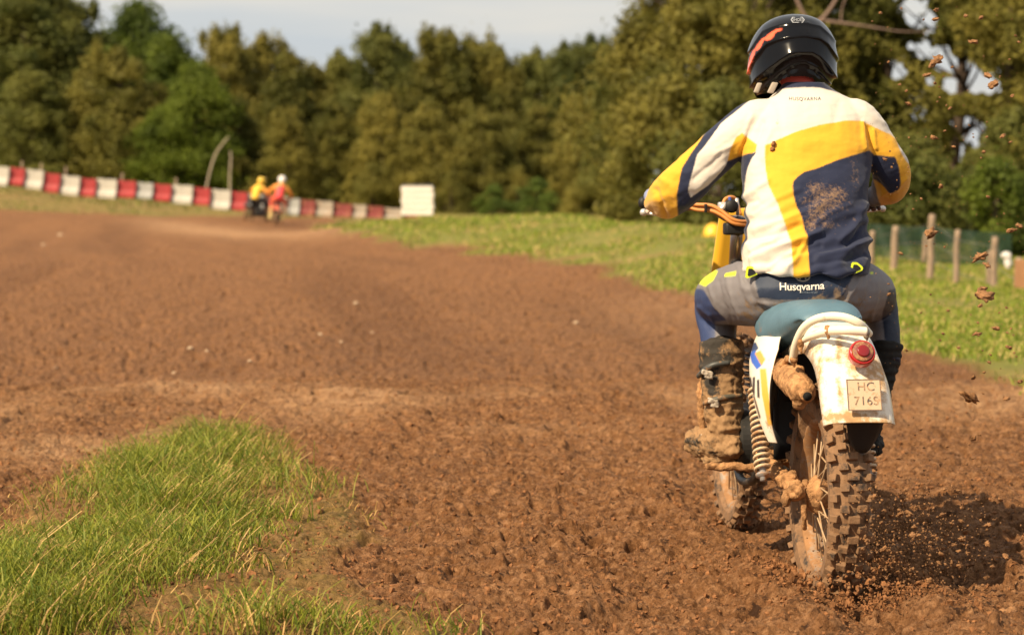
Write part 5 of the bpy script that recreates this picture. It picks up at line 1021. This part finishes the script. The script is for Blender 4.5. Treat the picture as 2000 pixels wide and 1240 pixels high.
BIGC = [(1829, 118, 26, 'largest of the clods in front of the upper gap of sky'), (1901, 82, 15, 'clod flying beside the top right pine, above the sky gap'), (1829, 20, 12, 'clod highest in the air near the top edge'), (1827, 38, 12, 'clod just under the highest one'), (1930, 148, 16, 'rounded clod at the right end of the sky gap'), (1940, 166, 20, 'dark ragged clod at the right end of the sky gap'), (1811, 147, 13, 'small ragged clod left of the largest one in the sky gap'),
        (1774, 203, 10, 'clod over the right shoulder'), (1823, 269, 12, 'clod right of the elbow'), (1959, 266, 13, 'clod against the lower sky gap at right'), (1855, 212, 9, 'clod between the two sky gaps'), (1863, 287, 8, 'clod just left of the lower sky gap'), (1819, 455, 26, 'large ragged clod in front of the tallest fence post'), (1915, 501, 24, 'flat clod beside the bright fence post'), (1928, 518, 15, 'clod under the flat one by the bright fence post'), (1921, 563, 12, 'small clod over the big dark one'), (1922, 577, 30, 'biggest dark clod before the foot of the fence'),
        (1973, 450, 13, 'clod left of the pair at the right edge'), (1991, 441, 12, 'rightmost clod of the pair above the white bag'), (1909, 652, 14, 'dark clod over the grass right of the boot'), (1947, 641, 12, 'brown clod over the grass, right of the dark one'), (1970, 678, 11, 'flat clod over the lower grass'), (1893, 775, 30, 'large wet clod where grass meets soil'), (1992, 745, 12, 'clod over the soil edge near the right border'), (1901, 737, 12, 'clod above the large wet one'), (1966, 778, 13, 'pale clod right of the large wet one'), (1838, 364, 11, 'clod above the tallest fence post'), (1770, 684, 7, 'clod next to the right boot'),
        (1901, 856, 14, 'dark clod low over the soil right of the fender'), (1968, 1195, 30, 'long crumbly clod near the bottom right corner')]
for a, b_, s_, lb in BIGC: clod(a, b_, s_ * 1.0, lb, sq=.8)
for i in range(70): clod(rnd.uniform(1700, 2000), rnd.uniform(5, 620), rnd.choice([3, 4, 4, 5, 6, 8]), 'tiny crumb of mud in the air in front of the pines and fence', group='crumbs of mud in front of the pines and fence', name='mud_crumb')
for i in range(40): clod(rnd.uniform(1765, 2000), rnd.uniform(620, 950), rnd.choice([3, 4, 5, 6]), 'tiny crumb of mud in the air over the right grass bank and soil', group='crumbs of mud over the right bank', name='mud_crumb')
for i in range(100):
    a = rnd.gauss(0, 1); clod(1800 + a * 85, 1040 + rnd.gauss(0, 60), rnd.choice([4, 6, 7, 9, 12, 14]), 'crumb of soil flung low behind the rear wheel over the shadow', d=rnd.uniform(6.4, 7.0), group='crumbs flung low behind the rear wheel', name='mud_crumb')
k = 3600; sx_ = 1700 + npr.rand(k) * 300; sy_ = 1180 * npr.rand(k) ** .6; near_ = npr.rand(k) < .75; sx_[near_] = 1765 + npr.normal(size=near_.sum()) * 75; sy_[near_] = 1055 + npr.normal(size=near_.sum()) * 65; sdd = 6.4 + .9 * npr.rand(k)
sp_ = np.array([tuple(W(a, b_, c)) for a, b_, c in zip(sx_, sy_, sdd)]); o = P('mud_spray', crumbs(sp_, .0006 + np.where(near_, .0030, .0010) * npr.rand(k) ** 2, 12), CL2); tag(o, 'fine spray of mud specks thrown up behind the rear wheel', 'mud', kind='stuff')
# soil boiling up around the foot of the tyre
k = 2600; a = npr.rand(k); ff_ = -.45 + .75 * npr.rand(k); ss_ = npr.normal(size=k) * .15 + .07; hh_ = .10 * npr.rand(k) ** 1.5 * np.exp(-((ff_ + .2) / .25) ** 2) * np.exp(-(ss_ / .16) ** 2)
pts = np.array([tuple(B(s_, f_, 0)) for s_, f_ in zip(ss_, ff_)]); pts[:, 2] = ground_z(pts[:, 0], pts[:, 1]) + hh_; o = P('churned_soil', crumbs(pts, .0022 + .0062 * npr.rand(k) ** 2, 6), CLOD, smooth=False); tag(o, 'soil crumbs churned up around the foot of the rear tyre', 'soil', kind='stuff')

# ------------------------------------------------------------------ stones, flower, straws in the foreground
PEB = mat('pale_stone', (.42, .30, .19), .8, var=.25, vs=30)
SS = 'small pale stone lying on the smooth brown track'
for (a, b_, s_, lb) in [(43, 712, 9, SS), (108, 717, 9, SS), (85, 478, 9, SS), (132, 582, 8, SS), (625, 653, 10, SS), (695, 595, 10, SS), (600, 735, 9, SS), (727, 640, 7, SS), (488, 705, 9, SS), (385, 696, 9, SS), (390, 718, 10, SS), (340, 716, 9, SS), (667, 663, 8, SS), (440, 1170, 14, 'pale stone among the sparse foreground grass'), (372, 688, 12, 'pale stone on the smooth track, upper of two'), (404, 690, 8, 'small stone beside another on the smooth track'), (712, 742, 10, 'small pale stone on the smooth track near the loose soil'), (118, 465, 10, 'pale stone far off on the track at the left'), (1125, 633, 10, 'pale stone on the track right of the middle')]:
    d = FPX * CH / (b_ - 374); q = W(a, b_, d); V = icv * (1 + .3 * noise3(icv * 1.2 + s_)[:, None]) * np.array([1, .8, .6]) * rpx(s_, d) * .5 + np.array([q.x, q.y, ground_z(q.x, q.y)[0] + rpx(s_, d) * .1]); o = P('stone', (V, icf), PEB); tag(o, lb, 'stone', 'small pale stones on the track' if lb == SS else None)
q = W(209, 1132, 7.1); fl = empty('flower', (q.x, q.y, gz(q.x, q.y)), 'single small yellow flower in the foreground grass', 'flower')
P('blossom', join(*[ellip(q + Vector((.007 * math.cos(a), .004 * math.sin(a), .003 * math.sin(a))), (.006, .004, .0035), nu=8, nv=6) for a in np.linspace(0, 6.28, 8)[:-1]]), mat('yellow_petal', (.85, .42, .02), .6), fl)
P('stem', tube([(Vector((q.x - .01, q.y, gz(q.x, q.y))), .0015), (q, .0012)], 5, 2), mat('green_stem', (.07, .13, .02), .6), fl)

# ------------------------------------------------------------------ the two distant riders
def far_bike(name, bodycol, label):
    rt = empty(name, local=True); tag(rt, label, 'motorcycle'); body = mat(name + '_plastic', bodycol, .5, mudf=.08); dk = FRAME
    for nm, f, r_ in (('rear_wheel', 0, .32), ('front_wheel', 1.42, .34)):
        V = []; Fc = []
        for i in range(28):
            a = 2 * math.pi * i / 28
            for j in range(8): b_ = 2 * math.pi * j / 8; q = r_ - .05 + .05 * math.cos(b_); V.append((.05 * math.sin(b_), f + q * math.cos(a), r_ + q * math.sin(a)))
        for i in range(28):
            for j in range(8): Fc.append((i * 8 + j, (i + 1) % 28 * 8 + j, (i + 1) % 28 * 8 + (j + 1) % 8, i * 8 + (j + 1) % 8))
        sp_ = [tube([((.0, f, r_), .006), ((0, f + (r_ - .08) * math.cos(a), r_ + (r_ - .08) * math.sin(a)), .005)], 4, 1) for a in np.linspace(0, 6.28, 17)[:-1]]
        P(nm, join((V, Fc), *sp_), RUB, rt)
    P('seat', remesh(join(ellip((0, .35, .88), (.10, .38, .06)), ellip((0, .75, .90), (.12, .2, .1))), .02, 2)[:2], dk, rt)
    P('rear_fender', sheet([[(-.08 + .16 * j / 4, .25 - .5 * i / 6, .86 + .03 * math.sin(i / 6 * 3.1) - .02 * abs(j - 2) / 2 - .004 * i * i) for j in range(5)] for i in range(7)], .01), body, rt)
    P('front_fender', sheet([[(-.06 + .12 * j / 4, 1.1 + .6 * i / 6, .80 + .05 * math.sin(i / 6 * 3.1) - .02 * abs(j - 2) / 2) for j in range(5)] for i in range(7)], .01), body, rt)
    [P('side_panel', box((s * .12, .45, .68), .015, .16, .10, .01), body, rt, smooth=False) for s in (-1, 1)]
    P('engine', join(box((0, .72, .42), .13, .2, .15, .04), tube([((-.1, .4, .6), .05), ((-.12, -.1, .68), .05)], 10, 2)), dk, rt)
    P('frame', join(tube([((0, 1.0, 1.0), .025), ((0, .5, .78), .02), ((0, .1, .8), .02)], 8), tube([((0, 1.0, .95), .025), ((0, .95, .35), .02), ((0, .5, .3), .02)], 8), tube([((-.1, 0, .32), .025), ((-.1, .5, .35), .03)], 8, 2), tube([((.1, 0, .32), .025), ((.1, .5, .35), .03)], 8, 2)), dk, rt)
    P('fork', join(*[tube([((s * .09, 1.0, 1.05), .022), ((s * .09, 1.42, .34), .028)], 8, 2) for s in (-1, 1)]), STL, rt); P('handlebar', tube([((-.4, .92, 1.12), .014), ((-.15, 1.0, 1.1), .014), ((.15, 1.0, 1.1), .014), ((.4, .92, 1.12), .014)], 8), dk, rt)
    return rt
def far_rider(jc, sc_c, bib, pc_, hc_, bc_, label, stand=0.0, lean=0.0):
    rt = empty('person', local=True); tag(rt, label, 'person'); z = .92 + stand; hd_ = lambda q: Vector(q)
    sh = [(-.2, .62, z + .50), (.2, .62, z + .50)]; torso = [tube([((0, .36, z + .02), .15), ((0, .42, z + .2), .155), ((0, .55, z + .42), .17), ((0, .62, z + .54), .09)], 16, 4)]
    arms = [tube([((s * .14, .60, z + .47), .075), ((s * .30, .60, z + .34), .06), ((s * .42, .70, z + .2), .055), ((s * .38, .90, 1.16), .04)], 10, 4) for s in (-1, 1)]
    V, Fc, nn = remesh(join(*torso, *arms), .02, 2); V = V + nn * (fbm(V * 9, 3) * .008)[:, None]; o = P('jersey', (V, Fc), mat('far_jersey', jc, .7, attr=True), rt)
    c = np.tile(jc, (len(V), 1)); c[np.abs(V[:, 0]) > .21] = sc_c; c[(np.abs(V[:, 0]) < .15) & (V[:, 2] < z + .5)] = bib; setcol(o.data, c)
    legs = [tube([((s * .06, .38, z), .12), ((s * .2, .62, z - .04), .10), ((s * .25, .82, z - .12), .075), ((s * .22, .65, z - .35), .06), ((s * .2, .55, z - .45), .055)], 10, 4) for s in (-1, 1)]
    P('trousers', remesh(join(*legs), .02, 2)[:2], mat('far_trousers', pc_, .7), rt)
    for s in (-1, 1): P('boot', remesh(join(tube([((s * .22, .64, z - .33), .07), ((s * .2, .52, .42), .06), ((s * .21, .50, .36), .055), ((s * .23, .68, .34), .045)], 10, 4)), .015, 1)[:2], mat('far_boot', bc_, .7), rt)
    for s in (-1, 1): P('glove', join(ellip((s * .38, .93, 1.14), (.05, .045, .04)), *[tube([((s * .38 + i * .022, .94, 1.16), .012), ((s * .38 + i * .022, .985, 1.13), .011), ((s * .38 + i * .022, .95, 1.105), .01)], 6, 2) for i in (-1.5, -.5, .5, 1.5)]), mat('far_glove', (.05, .04, .04), .7), rt)
    P('helmet', remesh(join(ellip((0, .70, z + .70), (.135, .16, .15)), ellip((0, .82, z + .64), (.09, .09, .07)), box((0, .86, z + .80), .10, .08, .012)), .012, 2)[:2], mat('far_helmet', hc_, .35, coat=.5), rt)
    P('body', tube([((0, .66, z + .62), .07), ((0, .62, z + .5), .08), ((0, .45, z + .1), .11)], 12, 3), SKIN, rt)
    return rt
def place(o, px_, py_, d, yaw, roll, s=1.0): q = W(px_, py_, d); o.location = q; o.rotation_euler = (0, R(roll), R(yaw)); o.scale = (s, s, s)
b1 = far_bike('motorcycle', (.62, .12, .06), 'distant motorcycle with orange red plastics under the rider in the red bib'); r1 = far_rider((.80, .36, .06), (.85, .30, .05), (.80, .07, .08), (.60, .10, .05), (.85, .80, .78), (.55, .40, .16), 'distant rider in orange jersey, red bib and white helmet', stand=.16)
b2 = far_bike('motorcycle', (.035, .03, .03), 'distant dark motorcycle under the rider in yellow, by the barrier'); r2 = far_rider((.80, .48, .05), (.80, .30, .05), (.82, .50, .05), (.035, .028, .028), (.80, .52, .04), (.06, .045, .04), 'distant rider in yellow jersey and yellow helmet crouched by the barrier', stand=-.02)
for o in (b1, r1): place(o, 535, 448, 78, 4, 9, .90)
for o in (b2, r2): place(o, 484, 438, 81, -28, 5, .90)
